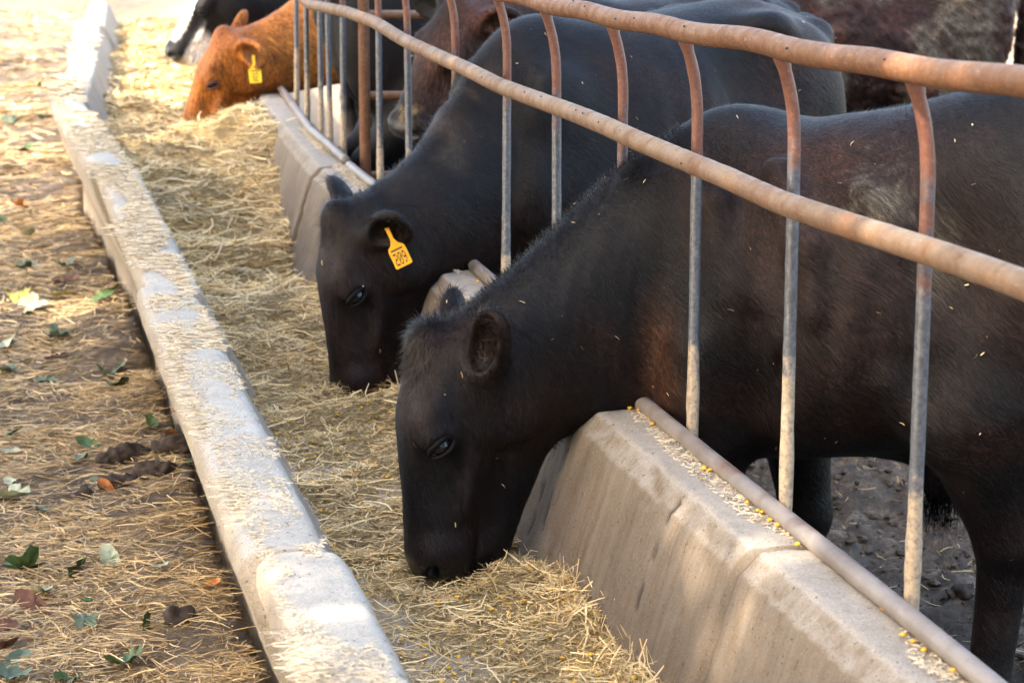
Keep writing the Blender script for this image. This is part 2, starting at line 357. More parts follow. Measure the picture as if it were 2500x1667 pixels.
def wall_mesh(name, p0, p1, prof, side, seed, dz=0.0):
    """sweep a wall profile from p0 to p1; side=+1: outward is to the right"""
    p0 = np.array(p0); p1 = np.array(p1); u = unit(p1 - p0); n = np.array([u[1], -u[0]]) * side
    Ln = np.linalg.norm(p1 - p0); ns = int(Ln / (0.0105 if p0[1] < 8 else 0.03)); pr = subdiv(prof, 0.011 if p0[1] < 8 else 0.025); npf = len(pr)
    s = np.linspace(0.004, Ln - 0.004, ns)
    S, T = np.meshgrid(s, np.arange(npf), indexing='ij')
    t = pr[T, 0]; z = pr[T, 1] + dz * 1.0
    xy = p0 + S[..., None] * u + t[..., None] * n
    V = np.concatenate([xy, z[..., None]], -1)
    # outward normal of the profile
    tg = np.gradient(pr, axis=0); nn = np.stack([-tg[:, 1], tg[:, 0]], -1); nn /= np.linalg.norm(nn, axis=1)[:, None]
    N3 = np.concatenate([nn[T, 0][..., None] * n, nn[T, 1][..., None]], -1)
    d = 0.0022 * fbm(V * 9, 3, seed) + 0.0012 * fbm(V * 45, 2, seed + 5)
    edge = np.exp(-((t + 0.005) / 0.022) ** 2) * (z > 0.55) + np.exp(-((t - 0.137) / 0.02) ** 2) * (z > 0.5)
    chip = np.clip(vnoise(V * np.array([16, 16, 16]), seed + 9) - 0.42, 0, 1) * edge
    crack = np.zeros_like(S); rg = np.random.default_rng(seed)
    for _ in range(7):
        s0 = rg.uniform(0.05, Ln - 0.05); z0 = rg.uniform(0.28, 0.42); z1 = rg.uniform(0.5, 0.6); wdt = rg.uniform(0.0045, 0.009)
        cx = s0 + 0.012 * vnoise(np.stack([z * 9, z * 0 + s0 * 7], -1), seed + 40) + rg.normal(0, 0.06) * (z - 0.4)
        crack = np.maximum(crack, np.exp(-((S - cx) / wdt) ** 2) * (z > z0) * (z < z1) * (t < 0.03) * sstep(-0.25, 0.25, vnoise(np.stack([z * 26, S * 5], -1), seed + 44)) * rg.uniform(0.5, 1.0))
    endw = np.exp(-(np.minimum(S, Ln - S) / 0.02) ** 2)
    d = d - 0.004 * crack - 0.022 * chip - 0.006 * endw * (0.6 + 0.8 * vnoise(V * 30, seed + 3))
    V = V + N3 * d[..., None]
    ii = np.arange(ns * npf).reshape(ns, npf)
    qd = np.stack([ii[:-1, :-1], ii[:-1, 1:], ii[1:, 1:], ii[1:, :-1]], -1).reshape(-1, 4)
    if side < 0: qd = qd[:, ::-1]
    loops = list(qd.ravel()); starts = list(range(0, len(loops), 4))
    for cap in (ii[0], ii[-1][::-1]):
        starts.append(len(loops)); loops += list(cap if side < 0 else cap[::-1])
    me = raw_mesh(name, V.reshape(-1, 3), loops, starts, None); set_col(me, 'crack', np.repeat(crack.reshape(-1, 1), 3, 1))
    arc = np.r_[0, np.cumsum(np.linalg.norm(np.diff(pr, axis=0), axis=1))]; set_vec(me, 'wall_uv', np.stack([S + seed * 3.1, arc[T], S * 0], -1).reshape(-1, 3)); return me
SEC_LABEL = ['concrete feed bunk section nearest the camera, blurred at the bottom edge',
             'concrete feed bunk section under the nearest black calf\'s head',
             'concrete feed bunk section where the yellow-tagged black calf eats',
             'concrete feed bunk section heaped with pale straw before the orange cow',
             'concrete feed bunk section beside the orange cow, bending away',
             'far concrete feed bunk section by the white-faced cow',
             'farthest concrete feed bunk section at the top edge']
SEC_DZ = [0.0, 0.004, -0.003, 0.006, 0.0, 0.008, -0.004]
for i in range(len(SEC_Y) - 1):
    y0, y1 = SEC_Y[i], SEC_Y[i + 1]
    root = empty('feed_bunk_section', ((LEFT_X[i] + RIGHT_X[i]) / 2, y0, 0.0))
    tag(root, SEC_LABEL[i], 'feed bunk', 'precast concrete feed bunk sections')
    jog = 0.012 * (-1) ** i
    link('alley_wall', wall_mesh('alley_wall', (LEFT_X[i] + jog, y0), (LEFT_X[i + 1] + jog, y1), PROF_L, -1, 100 + i * 11, SEC_DZ[i]), M['conc_left'], root)
    link('pen_wall', wall_mesh('pen_wall', (RIGHT_X[i] + jog * 0.4, y0), (RIGHT_X[i + 1] + jog * 0.4, y1), PROF_R, 1, 200 + i * 11, SEC_DZ[i] * 0.6), M['conc_right'], root)
    # floor slab with a shallow dish
    ns, nt = 60, 16; yy = np.linspace(y0 + 0.004, y1 - 0.004, ns); tt = np.linspace(-0.02, 1.02, nt)
    Y, Tt = np.meshgrid(yy, tt, indexing='ij'); X = lx(Y) + Tt * (rx(Y) - lx(Y))
    Z = FLOOR_Z + 0.003 * fbm(np.stack([X, Y], -1) * 6, 3, 60 + i)
    top = np.stack([X, Y, Z], -1).reshape(-1, 3); bot = top.copy(); bot[:, 2] = 0.02
    a = np.arange(ns * nt).reshape(ns, nt); b = a + ns * nt
    qs = [np.stack([a[:-1, :-1], a[:-1, 1:], a[1:, 1:], a[1:, :-1]], -1).reshape(-1, 4)[:, ::-1],
          np.stack([b[:-1, :-1], b[:-1, 1:], b[1:, 1:], b[1:, :-1]], -1).reshape(-1, 4)]
    for e0, e1 in ((a[:, 0], b[:, 0]), (a[:, -1], b[:, -1]), (a[0], b[0]), (a[-1], b[-1])):
        qs.append(np.stack([e0[:-1], e0[1:], e1[1:], e1[:-1]], -1))
    link('trough_floor', quad_mesh('trough_floor', np.concatenate([top, bot]), np.concatenate(qs)), M['conc_floor'], root)

# ------------------------------------------------------------------ straw in the trough
def bed_z(x, y):
    x = np.asarray(x, float); y = np.asarray(y, float); p = np.stack([x, y], -1)
    qf = (x - lx(y)) / (rx(y) - lx(y))
    base = np.interp(y, [2.0, 4.0, 4.6, 5.4, 6.2, 7.0, 7.6, 7.95, 8.4, 9.3, 10.2, 11.0, 11.35, 11.9, 13, 18],
                     [0.012, 0.004, 0.004, 0.012, 0.035, 0.065, 0.045, 0.008, 0.05, 0.16, 0.215, 0.20, 0.15, 0.18, 0.16, 0.16])
    amp = np.interp(y, [2, 4.2, 5.5, 8, 9.5, 18], [0.012, 0.012, 0.02, 0.03, 0.035, 0.04])
    h = base + 1.5 * amp * fbm(p * 4.2, 3, 51) + 0.012 * fbm(p * 15, 2, 57)
    g = lambda yc, s, qc, qs, a: a * np.exp(-((y - yc) / s) ** 2 - ((qf - qc) / qs) ** 2)
    h = h + g(3.45, 0.55, 0.86, 0.22, 0.075) + g(4.35, 0.32, 0.80, 0.2, 0.055) + g(2.6, 0.6, 0.8, 0.3, 0.06)
    h = h + g(7.05, 0.4, 0.75, 0.25, 0.05) + g(5.75, 0.45, 0.85, 0.22, 0.045)
    h = h + g(10.2, 0.8, 1.0, 0.35, 0.10) + g(9.2, 0.6, 0.9, 0.3, 0.03)
    return FLOOR_Z - 0.004 + h
ys = np.concatenate([np.arange(1.6, 9, 0.016), np.arange(9, 18.0, 0.03)]); ts = np.linspace(0.02, 0.98, 46)
Y, Tt = np.meshgrid(ys, ts, indexing='ij'); X = lx(Y) + Tt * (rx(Y) - lx(Y)); Z = bed_z(X, Y)
ii = np.arange(Y.size).reshape(Y.shape)
qd = np.stack([ii[:-1, :-1], ii[:-1, 1:], ii[1:, 1:], ii[1:, :-1]], -1).reshape(-1, 4)[:, ::-1]
bed = link('feed_straw', quad_mesh('feed_straw', np.stack([X, Y, Z], -1).reshape(-1, 3), qd), M['bed'])
tag(bed, 'matted straw and chopped hay bedding the trough floor', 'straw', kind='stuff')

PALE = np.array([0.80, 0.65, 0.39]); GOLD = np.array([0.66, 0.49, 0.23]); BROWN = np.array([0.34, 0.235, 0.12]); OLIVE = np.array([0.43, 0.345, 0.165])
def straw_tint(n, wts):
    pal = np.stack([PALE, GOLD, BROWN, OLIVE]); k = RNG.choice(4, n, p=np.array(wts) / np.sum(wts))
    k2 = RNG.integers(0, 4, n); f = RNG.random(n)[:, None] * 0.4
    return (pal[k] * (1 - f) + pal[k2] * f) * np.array([1.04, 0.985, 0.86]) * RNG.uniform(0.75, 1.15, n)[:, None]
def strand_mesh(name, pos, dirn, length, width, tint, bend=0.11, lift=0.0):
    """pos (n,3) centres, dirn (n,3) unit; ribbons of three segments folded lengthwise by their roll"""
    n = len(pos); up = np.array([0, 0, 1.0])
    side = np.cross(dirn, up); side /= np.linalg.norm(side, axis=1)[:, None] + 1e-9
    upn = np.cross(side, dirn)
    roll = RNG.uniform(-0.9, 0.9, n)[:, None]
    sd = side * np.cos(roll) + upn * np.sin(roll)
    cv = (side * RNG.normal(0, 1, n)[:, None] + upn * RNG.normal(0, 0.5, n)[:, None]) * (bend * length)[:, None]
    ks = np.array([-0.5, -0.17, 0.17, 0.5]); wv = np.array([0.8, 1.0, 0.95, 0.5])
    V = np.empty((n, 8, 3))
    for j in range(4):
        c = pos + dirn * (length * ks[j])[:, None] + cv * (ks[j] ** 2 * 4 - 0.5) + upn * (lift * ks[j])
        V[:, 2 * j] = c - sd * (width * wv[j] * 0.5)[:, None]; V[:, 2 * j + 1] = c + sd * (width * wv[j] * 0.5)[:, None]
    base = (np.arange(n) * 8)[:, None, None]
    qd = (np.array([[0, 1, 3, 2], [2, 3, 5, 4], [4, 5, 7, 6]])[None] + base).reshape(-1, 4)
    me = quad_mesh(name, V.reshape(-1, 3), qd, smooth=False)
    set_col(me, 'tint', np.repeat(tint, 8, axis=0))
    return me
def rand_dirs(n, tilt=0.25, prefer=None, spread=math.pi):
    a = RNG.uniform(0, 2 * math.pi, n) if prefer is None else prefer + RNG.normal(0, spread, n)
    e = RNG.normal(0, tilt, n)
    return np.stack([np.cos(a) * np.cos(e), np.sin(a) * np.cos(e), np.sin(e)], -1)
def trough_pts(n, ya, yb, qa=0.06, qb=0.97):
    y = RNG.uniform(ya, yb, n); qf = RNG.uniform(qa, qb, n); x = lx(y) + qf * (rx(y) - lx(y)); return x, y, qf
parts = []
for (n, ya, yb, la, lb, wa, wb) in ((24000, 2.6, 4.8, 0.008, 0.060, 0.0008, 0.0022), (24000, 4.6, 7.6, 0.010, 0.070, 0.0011, 0.0028),
                                    (15000, 7.2, 11.0, 0.02, 0.10, 0.002, 0.0045), (9000, 10.8, 18.0, 0.05, 0.16, 0.004, 0.009)):
    x, y, qf = trough_pts(n, ya, yb); z = bed_z(x, y)
    bare = z < FLOOR_Z + 0.012; keep = ~bare | (RNG.random(n) < 0.45)
    x, y, z = x[keep], y[keep], np.maximum(z[keep], FLOOR_Z + 0.003); m = len(x)
    ln = la + (lb - la) * RNG.random(m) ** 1.8; wd = RNG.uniform(wa, wb, m)
    parts.append((np.stack([x, y, z + 0.004 + 0.010 * RNG.random(m) ** 2], -1), rand_dirs(m, 0.22), ln, wd, straw_tint(m, (5, 4, 2, 2)) * (1 + 0.35 * fbm(np.stack([x, y], -1) * 7, 2, 91))[:, None]))
for (n, ya, yb, la, lb, wa, wb) in ((600, 2.6, 5.0, 0.05, 0.12, 0.0016, 0.0034), (700, 4.8, 7.8, 0.06, 0.14, 0.002, 0.0042), (1000, 7.4, 11.5, 0.10, 0.22, 0.003, 0.006)):
    x, y, qf = trough_pts(n, ya, yb); z = np.maximum(bed_z(x, y), FLOOR_Z + 0.003); m = n
    parts.append((np.stack([x, y, z + 0.010 + 0.012 * RNG.random(m)], -1), rand_dirs(m, 0.15), RNG.uniform(la, lb, m), RNG.uniform(wa, wb, m), straw_tint(m, (9, 2, 0.5, 0.5)) * 1.08))
for (mx, my, n) in ((-0.13, 4.60, 700), (-0.43, 6.22, 500), (-1.52, 11.0, 250)):      # feed nosed up round the muzzles
    a_ = RNG.uniform(0, 2 * math.pi, n); rr_ = 0.09 + 0.08 * RNG.random(n); x = mx + rr_ * np.cos(a_); y = my + rr_ * np.sin(a_) * 0.8; z = np.maximum(bed_z(x, y), FLOOR_Z) + 0.006 + 0.028 * RNG.random(n) * np.exp(-((rr_ - 0.10) / 0.04) ** 2)
    parts.append((np.stack([x, y, z], -1), rand_dirs(n, 0.35), RNG.uniform(0.015, 0.07, n), RNG.uniform(0.001, 0.0026, n), straw_tint(n, (4, 4, 2, 2))))
# upright wisps caught along the foot of the pen wall
for (n, ya, yb) in ((1500, 2.7, 4.5), (700, 5.4, 7.6)):
    x, y, qf = trough_pts(n, ya, yb, 0.74, 0.97); z = bed_z(x, y)
    keep = z > FLOOR_Z + 0.035; x, y, z = x[keep], y[keep], z[keep]; m = len(x)
    parts.append((np.stack([x, y, z + 0.012], -1), rand_dirs(m, 0.6), RNG.uniform(0.04, 0.12, m), RNG.uniform(0.0012, 0.0032, m), straw_tint(m, (5, 4, 1, 1))))
cat = [np.concatenate([p[k] for p in parts]) for k in range(5)]
tag(link('loose_straw', strand_mesh('loose_straw', *cat), M['strand']), 'loose straw stems strewn along the feed trough', 'straw', kind='stuff')
# chaff: tiny chopped bits
x, y, qf = trough_pts(16000, 2.6, 8.0); z = np.maximum(bed_z(x, y), FLOOR_Z + 0.001)
tag(link('straw_chaff', strand_mesh('straw_chaff', np.stack([x, y, z + 0.004], -1), rand_dirs(16000, 0.3), RNG.uniform(0.004, 0.016, 16000),
    RNG.uniform(0.0015, 0.004, 16000), straw_tint(16000, (4, 3, 3, 2)), 0.1), M['strand']), 'fine chopped chaff lying on the trough floor', 'chaff', kind='stuff')

# straw on the alley ground
parts = []
for (n, ya, yb, la, lb, wa, wb) in ((38000, 4.2, 7.2, 0.012, 0.10, 0.0011, 0.0030), (18000, 7.0, 10.5, 0.03, 0.13, 0.002, 0.005), (7000, 10.3, 16, 0.05, 0.17, 0.004, 0.009), (9000, 12, 26, 0.08, 0.25, 0.006, 0.014)):
    y = RNG.uniform(ya, yb, n); x = lx(y) - 0.05 - RNG.random(n) * np.interp(y, [4.4, 7, 10, 12, 16, 26], [0.9, 1.0, 1.3, 2.0, 2.6, 4.5])
    d = np.clip(np.exp(-((lx(y) - 0.1 - x) / 0.22) ** 2) * (0.75 + 0.8 * fbm(np.stack([x, y], -1) * 3, 2, 40)) + 0.9 * sstep(0.10, 0.45, fbm(np.stack([x, y], -1) * 2.2, 3, 44)), 0, 1)
    keep = RNG.random(n) > d * 0.72; x, y = x[keep], y[keep]; m = len(x)
    ln = la + (lb - la) * RNG.random(m) ** 1.6
    parts.append((np.stack([x, y, ground_z(x, y) + 0.004 + 0.010 * RNG.random(m) ** 2], -1), rand_dirs(m, 0.14, 0.3, 0.9), ln, RNG.uniform(wa, wb, m), straw_tint(m, (4, 2.5, 3.5, 1)) * np.array([0.76, 0.75, 0.80])))
cat = [np.concatenate([p[k] for p in parts]) for k in range(5)]
tag(link('ground_straw', strand_mesh('ground_straw', *cat), M['strand']), 'trodden straw scattered over the alley ground', 'straw', kind='stuff')
# straw and chaff caught on the wall tops
parts = []
def wall_top_straw(n, ya, yb, edge, sgn, t0, t1, cover, ln, wd, wts, ang_spread, zt=TOP_Z):
    y = RNG.uniform(ya, yb, n); tt = RNG.uniform(t0, t1, n); x = edge(y) + sgn * tt
    c = fbm(np.stack([y * 2.3, tt * 6], -1), 3, 77)
    keep = c > cover; x, y, tt, c = x[keep], y[keep], tt[keep], c[keep]; m = len(x)
    z = zt + 0.004 + 0.012 * np.clip(c - cover, 0, 1) * RNG.random(m) - 0.03 * np.clip(tt - 0.13, 0, 1)
    parts.append((np.stack([x, y, z], -1), rand_dirs(m, 0.10, 0.1, ang_spread), RNG.uniform(*ln, m), RNG.uniform(*wd, m), 0.45 * straw_tint(m, wts) + 0.55 * np.array([0.55, 0.49, 0.40])))
wall_top_straw(15000, 2.8, 6.0, lx, -1, 0.005, 0.125, -0.40, (0.003, 0.016), (0.0008, 0.0020), (10, 1, 0.5, 0), 1.2)
wall_top_straw(2500, 2.8, 6.0, lx, -1, 0.0, 0.15, 0.1, (0.015, 0.05), (0.001, 0.002), (10, 1, 1, 0), 0.5)
wall_top_straw(3000, 2.8, 6.0, lx, -1, 0.09, 0.145, 0.2, (0.015, 0.05), (0.001, 0.0025), (6, 2, 2, 0), 0.5)
wall_top_straw(16000, 5.2, 10.8, lx, -1, 0.005, 0.135, -0.35, (0.008, 0.05), (0.0013, 0.0032), (9, 1.5, 1, 0), 0.5)
wall_top_straw(2500, 5.2, 10.8, lx, -1, 0.03, 0.15, 0.25, (0.03, 0.09), (0.0013, 0.003), (6, 3, 2, 0), 0.5)
wall_top_straw(2500, 10.8, 16.0, lx, -1, 0.01, 0.14, -0.1, (0.03, 0.09), (0.004, 0.008), (7, 2, 1, 0), 0.6)
wall_top_straw(15000, 2.6, 9.6, rx, 1, 0.045, 0.10, -0.25, (0.003, 0.016), (0.001, 0.0028), (9, 3, 2, 0), 2.0)
cat = [np.concatenate([p[k] for p in parts]) for k in range(5)]
tag(link('wall_top_straw', strand_mesh('wall_top_straw', *cat), M['strand']), 'pale straw and grain dust caught along the concrete wall tops', 'straw', kind='stuff')
# mud lumps trodden up in the pen, with stray straw
def lumps(n):
    f0 = np.array([[0, 2, 4], [2, 1, 4], [1, 3, 4], [3, 0, 4], [2, 0, 5], [1, 2, 5], [3, 1, 5], [0, 3, 5]])
    oct_ = np.array([[1, 0, 0], [-1, 0, 0], [0, 1, 0], [0, -1, 0], [0, 0, 1], [0, 0, -1.0]])
    mids = {}; V0 = [v for v in oct_]; F1 = []
    def mid(a, b):
        k = (min(a, b), max(a, b))
        if k not in mids: mids[k] = len(V0); V0.append(unit(oct_[a] + oct_[b]))
        return mids[k]
    for a, b_, c_ in f0:
        x, y, z = mid(a, b_), mid(b_, c_), mid(c_, a); F1 += [[a, x, z], [x, b_, y], [z, y, c_], [x, y, z]]
    V0 = np.array(V0); F1 = np.array(F1); nv = len(V0)
    y = RNG.uniform(4.6, 9.5, n); x = fx_(y) + 0.15 + RNG.random(n) * np.interp(y, [4.6, 9.5], [1.1, 2.2])
    sz = 0.003 + 0.016 * RNG.random(n) ** 5
    S = sz[:, None, None] * (RNG.uniform(0.7, 1.4, (n, 1, 3)) * np.array([1, 1, 0.7])) * (1 + RNG.normal(0, 0.22, (n, nv, 1)))
    V = V0[None] * S + np.stack([x, y, ground_z(x, y) + sz * 0.25], -1)[:, None]
    F = (F1[None] + (np.arange(n) * nv)[:, None, None]).reshape(-1, 3)
    return raw_mesh('mud_lumps', V.reshape(-1, 3), F.ravel(), np.arange(len(F)) * 3, None, smooth=False)
fx_ = lambda y: 0.54 - (np.asarray(y) - 3.47) * 0.222
tag(link('mud_lumps', lumps(5500), M['mud_lump']), 'crumbs and lumps of trodden mud on the pen ground', 'mud', kind='stuff')
n = 1500; y = RNG.uniform(4.6, 9.0, n); x = fx_(y) + 0.15 + RNG.random(n) * 1.4
tag(link('pen_straw', strand_mesh('pen_straw', np.stack([x, y, ground_z(x, y) + 0.008], -1), rand_dirs(n, 0.2), RNG.uniform(0.01, 0.06, n), RNG.uniform(0.001, 0.0025, n), straw_tint(n, (3, 3, 3, 1)) * 0.7), M['strand']), 'stray straw bits trodden into the pen mud', 'straw', kind='stuff')
# corn kernels
def kernels(n):
    pts = []
    x, y, qf = trough_pts(int(n * 0.75), 2.9, 6.0, 0.1, 0.8); z = np.maximum(bed_z(x, y), FLOOR_Z) + 0.008; pts.append(np.stack([x, y, z], -1))
    y = RNG.uniform(2.8, 6.5, n // 4); x = rx(y) + RNG.uniform(0.07, 0.11, n // 4); pts.append(np.stack([x, y, np.full(n // 4, TOP_Z + 0.008)], -1))
    P = np.concatenate(pts); o = np.array([[1, 0, 0], [-1, 0, 0], [0, 1, 0], [0, -1, 0], [0, 0, 1], [0, 0, -1.0]]) * np.array([0.0072, 0.0055, 0.0038])
    f = np.array([[0, 2, 4], [2, 1, 4], [1, 3, 4], [3, 0, 4], [2, 0, 5], [1, 2, 5], [3, 1, 5], [0, 3, 5]])
    V = []; Fc = []
    for k, p in enumerate(P):
        a = RNG.uniform(0, 6.28); R = np.array([[math.cos(a), -math.sin(a), 0], [math.sin(a), math.cos(a), 0], [0, 0, 1]])
        V.append(o @ R.T + p); Fc.append(f + 6 * k)
    Fc = np.concatenate(Fc); return raw_mesh('corn', np.concatenate(V), Fc.ravel(), np.arange(len(Fc)) * 3, None)
tag(link('corn_kernels', kernels(420), M['corn']), 'yellow corn kernels scattered on trough floor and wall top', 'corn', kind='stuff')

# ------------------------------------------------------------------ pipe fence over the pen-side wall
def tube_mesh(name, path, r, seg=18, seed=0, rough=0.0):
    path = np.asarray(path, float); n = len(path)
    r = np.full(n, r) if np.isscalar(r) else np.asarray(r)
    tg = np.gradient(path, axis=0); tg /= np.linalg.norm(tg, axis=1)[:, None]
    ref = np.array([0, 0, 1.0]) if abs(tg[0, 2]) < 0.8 else np.array([0, 1.0, 0])
    a = np.cross(tg, ref); a /= np.linalg.norm(a, axis=1)[:, None]; b = np.cross(a, tg)
    th = np.linspace(0, 2 * math.pi, seg, endpoint=False)
    N = a[:, None] * np.cos(th)[None, :, None] + b[:, None] * np.sin(th)[None, :, None]
    V = path[:, None] + N * r[:, None, None]
    if rough: V = V + N * (rough * fbm(V * 60, 2, seed))[..., None]
    ii = np.arange(n * seg).reshape(n, seg); jj = np.roll(ii, -1, axis=1)
    qd = np.stack([ii[:-1], jj[:-1], jj[1:], ii[1:]], -1).reshape(-1, 4)
    loops = list(qd.ravel()); st = list(range(0, len(loops), 4))
    for cap in (ii[0][::-1], ii[-1]): st.append(len(loops)); loops += list(cap)
    return raw_mesh(name, V.reshape(-1, 3), loops, st, None)
FY = np.array([1.4, 9.4, 10.85, 13.2, 15.6, 18.0]); FX = np.array([1.0, -0.778, -1.01, -1.41, -1.78, -2.18])
def fx(y): return np.interp(y, FY, FX)
FN = np.array([0.976, 0.217])
POST_Y = [2.84, 3.37, 3.92, 4.45, 4.975, 5.52, 6.06, 6.70, 7.41, 7.95, 8.74, 9.06, 9.30, 9.9, 10.5]
root = empty('feed_fence', (float(fx(4.0)), 4.0, 0.6))
tag(root, 'rusty pipe feed fence with thin upright rods along the pen-side wall', 'fence')
yy = np.arange(1.6, 9.75, 0.03)
tz = np.interp(yy, [1.6, 2.95, 3.15, 3.38, 3.58, 3.9, 4.17, 4.37, 4.63, 4.9, 5.24, 5.5, 7.0, 9.8], [1.44, 1.421, 1.414, 1.405, 1.398, 1.395, 1.387, 1.382, 1.376, 1.372, 1.366, 1.364, 1.36, 1.36])
ph = np.interp(yy, POST_Y[:13], np.arange(13)) * 2 * math.pi
tz = tz + 0.0022 * np.sin(ph + 0.6); off = -0.035 + 0.003 * np.sin(ph - 0.8)
link('top_rail', tube_mesh('top_rail', np.stack([fx(yy) + FN[0] * off, yy + FN[1] * off, tz], -1), 0.0200, 24, 3, 0.0004), M['rail_rust'], root)
mz = np.interp(yy, [1.6, 2.93, 3.31, 3.84, 4.31, 4.86, 5.39, 5.9, 6.54, 7.22, 7.75, 8.26, 9.1, 9.8], [1.18, 1.176, 1.166, 1.150, 1.149, 1.152, 1.144, 1.139, 1.142, 1.150, 1.162, 1.160, 1.13, 1.15])
off = -0.034 + 0.004 * np.sin(ph * 0.5)
link('neck_rail', tube_mesh('neck_rail', np.stack([fx(yy) + FN[0] * off, yy + FN[1] * off, mz], -1), 0.0195, 24, 4, 0.0004), M['rail_dust'], root)
def low_rail(ya, yb, dz, seed):
    y2 = np.arange(ya, yb, 0.04); o2 = -0.008 + 0.004 * np.sin(y2 * 2.1)
    link('bottom_rail', tube_mesh('bottom_rail', np.stack([fx(y2) + FN[0] * o2, y2 + FN[1] * o2, np.full_like(y2, TOP_Z + 0.016 + dz) + 0.003 * np.sin(y2 * 3 + seed)], -1), 0.0160, 18, seed, 0.0004), M['rail_low'], root)
low_rail(1.6, 8.42, 0.0, 5); low_rail(8.48, 11.2, 0.004, 6)
for i, py in enumerate(POST_Y):
    tzp = float(np.interp(py, yy, tz)) if py < 9.8 else 1.36
    zs = np.array([0.44, 0.6, 0.9, 1.1, tzp - 0.17, tzp - 0.13, tzp - 0.09, tzp - 0.055, tzp - 0.02, tzp - 0.004])
    of = np.array([0, 0, 0, 0, 0, -0.001, -0.006, -0.015, -0.028, -0.035]) + 0.02
    zz = np.linspace(0.44, tzp - 0.004, 46); o2 = np.interp(zz, zs, of); o2 = np.convolve(np.pad(o2, 2, 'edge'), np.ones(5) / 5, 'valid')
    lean = RNG.normal(0, 0.006) * (zz - 0.6)
    bx = fx(py) + FN[0] * o2 + lean * FN[0]; by = py + FN[1] * o2 + RNG.normal(0, 0.004) * (zz - 0.6)
    crust = 0.0035 * (zz > tzp - 0.026) + 0.0012 * np.clip(1 - np.abs(zz - 0.68) / 0.1, 0, 1) * (1 + RNG.random(46))
    link('upright_rod', tube_mesh('upright_rod', np.stack([bx, by, zz], -1), 0.0107 + crust, 14, 300 + i, 0.0006), M['rod'], root)

# cross panel that closes the pen behind
root = empty('cross_panel', (-0.52, 8.55, 0.0))
tag(root, 'brown pipe panel of three rails on a thick post behind the rods', 'fence panel')
link('post', tube_mesh('post', np.stack([np.full(40, -0.522), np.full(40, 8.56), np.linspace(-0.05, 1.55, 40)], -1), 0.0195, 16, 9, 0.0006), M['rail_rust'], root)
link('post', tube_mesh('post', np.stack([np.full(40, 0.06), np.full(40, 8.74), np.linspace(-0.05, 1.35, 40)], -1), 0.0195, 16, 10, 0.0006), M['rail_rust'], root)
for z in (0.555, 0.84, 1.125):
    xs = np.linspace(-0.52, 0.06, 24)
    link('rail', tube_mesh('rail', np.stack([xs, 8.57 + 0.17 * (xs + 0.52) / 0.58, z + 0.003 * np.sin(xs * 9)], -1), 0.0165, 14, 11, 0.0004), M['rail_rust'], root)
# back fence of the pen
root = empty('back_fence', (3.0, 13.4, 0.0))
tag(root, 'brown pipe rail fence across the back of the pen', 'fence')
for z in (0.42, 0.71, 1.18):
    xs = np.linspace(-0.4, 6.5, 60)
    link('rail', tube_mesh('rail', np.stack([xs, 13.4 + 0.1 * np.sin(xs), z + 0.01 * np.sin(xs * 2.2)], -1), 0.024, 12, 12, 0.0005), M['rail_rust'], root)
for x in (-0.3, 1.6, 3.5, 5.4):
    link('post', tube_mesh('post', np.stack([np.full(20, x), np.full(20, 13.47), np.linspace(-0.05, 1.35, 20)], -1), 0.035, 12, 13, 0.0006), M['rail_rust'], root)

# ------------------------------------------------------------------ shade tree beside the alley (outside the view)
GAPS = [((0.17, 4.60, 0.57), 0.028), ((0.155, 4.64, 0.50), 0.026), ((0.14, 4.69, 0.43), 0.026), ((0.125, 4.73, 0.37), 0.026), ((0.31, 4.05, 0.50), 0.03), ((0.29, 4.1, 0.42), 0.03),
        ((0.55, 3.30, 1.40), 0.05), ((-1.55, 8.35, 0.12), 0.10), ((-1.68, 8.45, 0.12), 0.10), ((-1.45, 8.3, 0.12), 0.09), ((-1.8, 8.5, 0.12), 0.08), ((-1.95, 8.2, 0.12), 0.05),
        ((-0.6, 7.6, 0.5), 0.04)] + [((float(lx(q_)) - 0.07, q_, 0.6), 0.012 + 0.02 * math.sin(q_ * 9) ** 2) for q_ in np.arange(3.0, 10.5, 0.5)]
def leaf_cloud(name, centres, radii, per, size, mat, parent):
    P = []; S = []
    for c, r in zip(centres, radii):
        n = int(per * r * r); d = RNG.normal(0, 1, (n, 3)); d /= np.linalg.norm(d, axis=1)[:, None]
        P.append(np.asarray(c) + d * (r * RNG.random(n)[:, None] ** 0.45) * np.array([1, 1, 0.7]))
    P = np.concatenate(P)
    for g_, r_ in GAPS:          # chinks in the foliage
        v_ = P - np.asarray(g_); t_ = v_ @ SUN; P = P[np.linalg.norm(v_ - t_[:, None] * SUN, axis=1) > r_ + size * 0.15]
    n = len(P)
    a = RNG.normal(0, 1, (n, 3)); a /= np.linalg.norm(a, axis=1)[:, None]; b = np.cross(a, RNG.normal(0, 1, (n, 3))); b /= np.linalg.norm(b, axis=1)[:, None]
    s = size * RNG.uniform(0.6, 1.3, n)[:, None]
    V = np.stack([P - a * s, P + b * s * 0.5, P + a * s, P - b * s * 0.5], 1).reshape(-1, 3)
    return link(name, quad_mesh(name, V, np.arange(n * 4).reshape(-1, 4)), mat, parent)
TREE = np.array([-5.2, -2.6, 0.0])
root = empty('shade_tree', TREE); tag(root, 'leafy shade tree beside the alley, left of and behind the viewer', 'tree')
hh = np.linspace(-0.1, 5.0, 30)
link('trunk', tube_mesh('trunk', np.stack([TREE[0] + 0.15 * np.sin(hh * 0.7), TREE[1] + 0.1 * np.cos(hh), hh], -1), np.interp(hh, [0, 0.4, 5], [0.34, 0.24, 0.13]), 16, 5, 0.02), M['bark'], root)
CROWN_C = []; CROWN_R = []
SH = SUN / SUN[2]
def shade(x, y, h, r): CROWN_C.append((x + SH[0] * h, y + SH[1] * h, h)); CROWN_R.append(r)
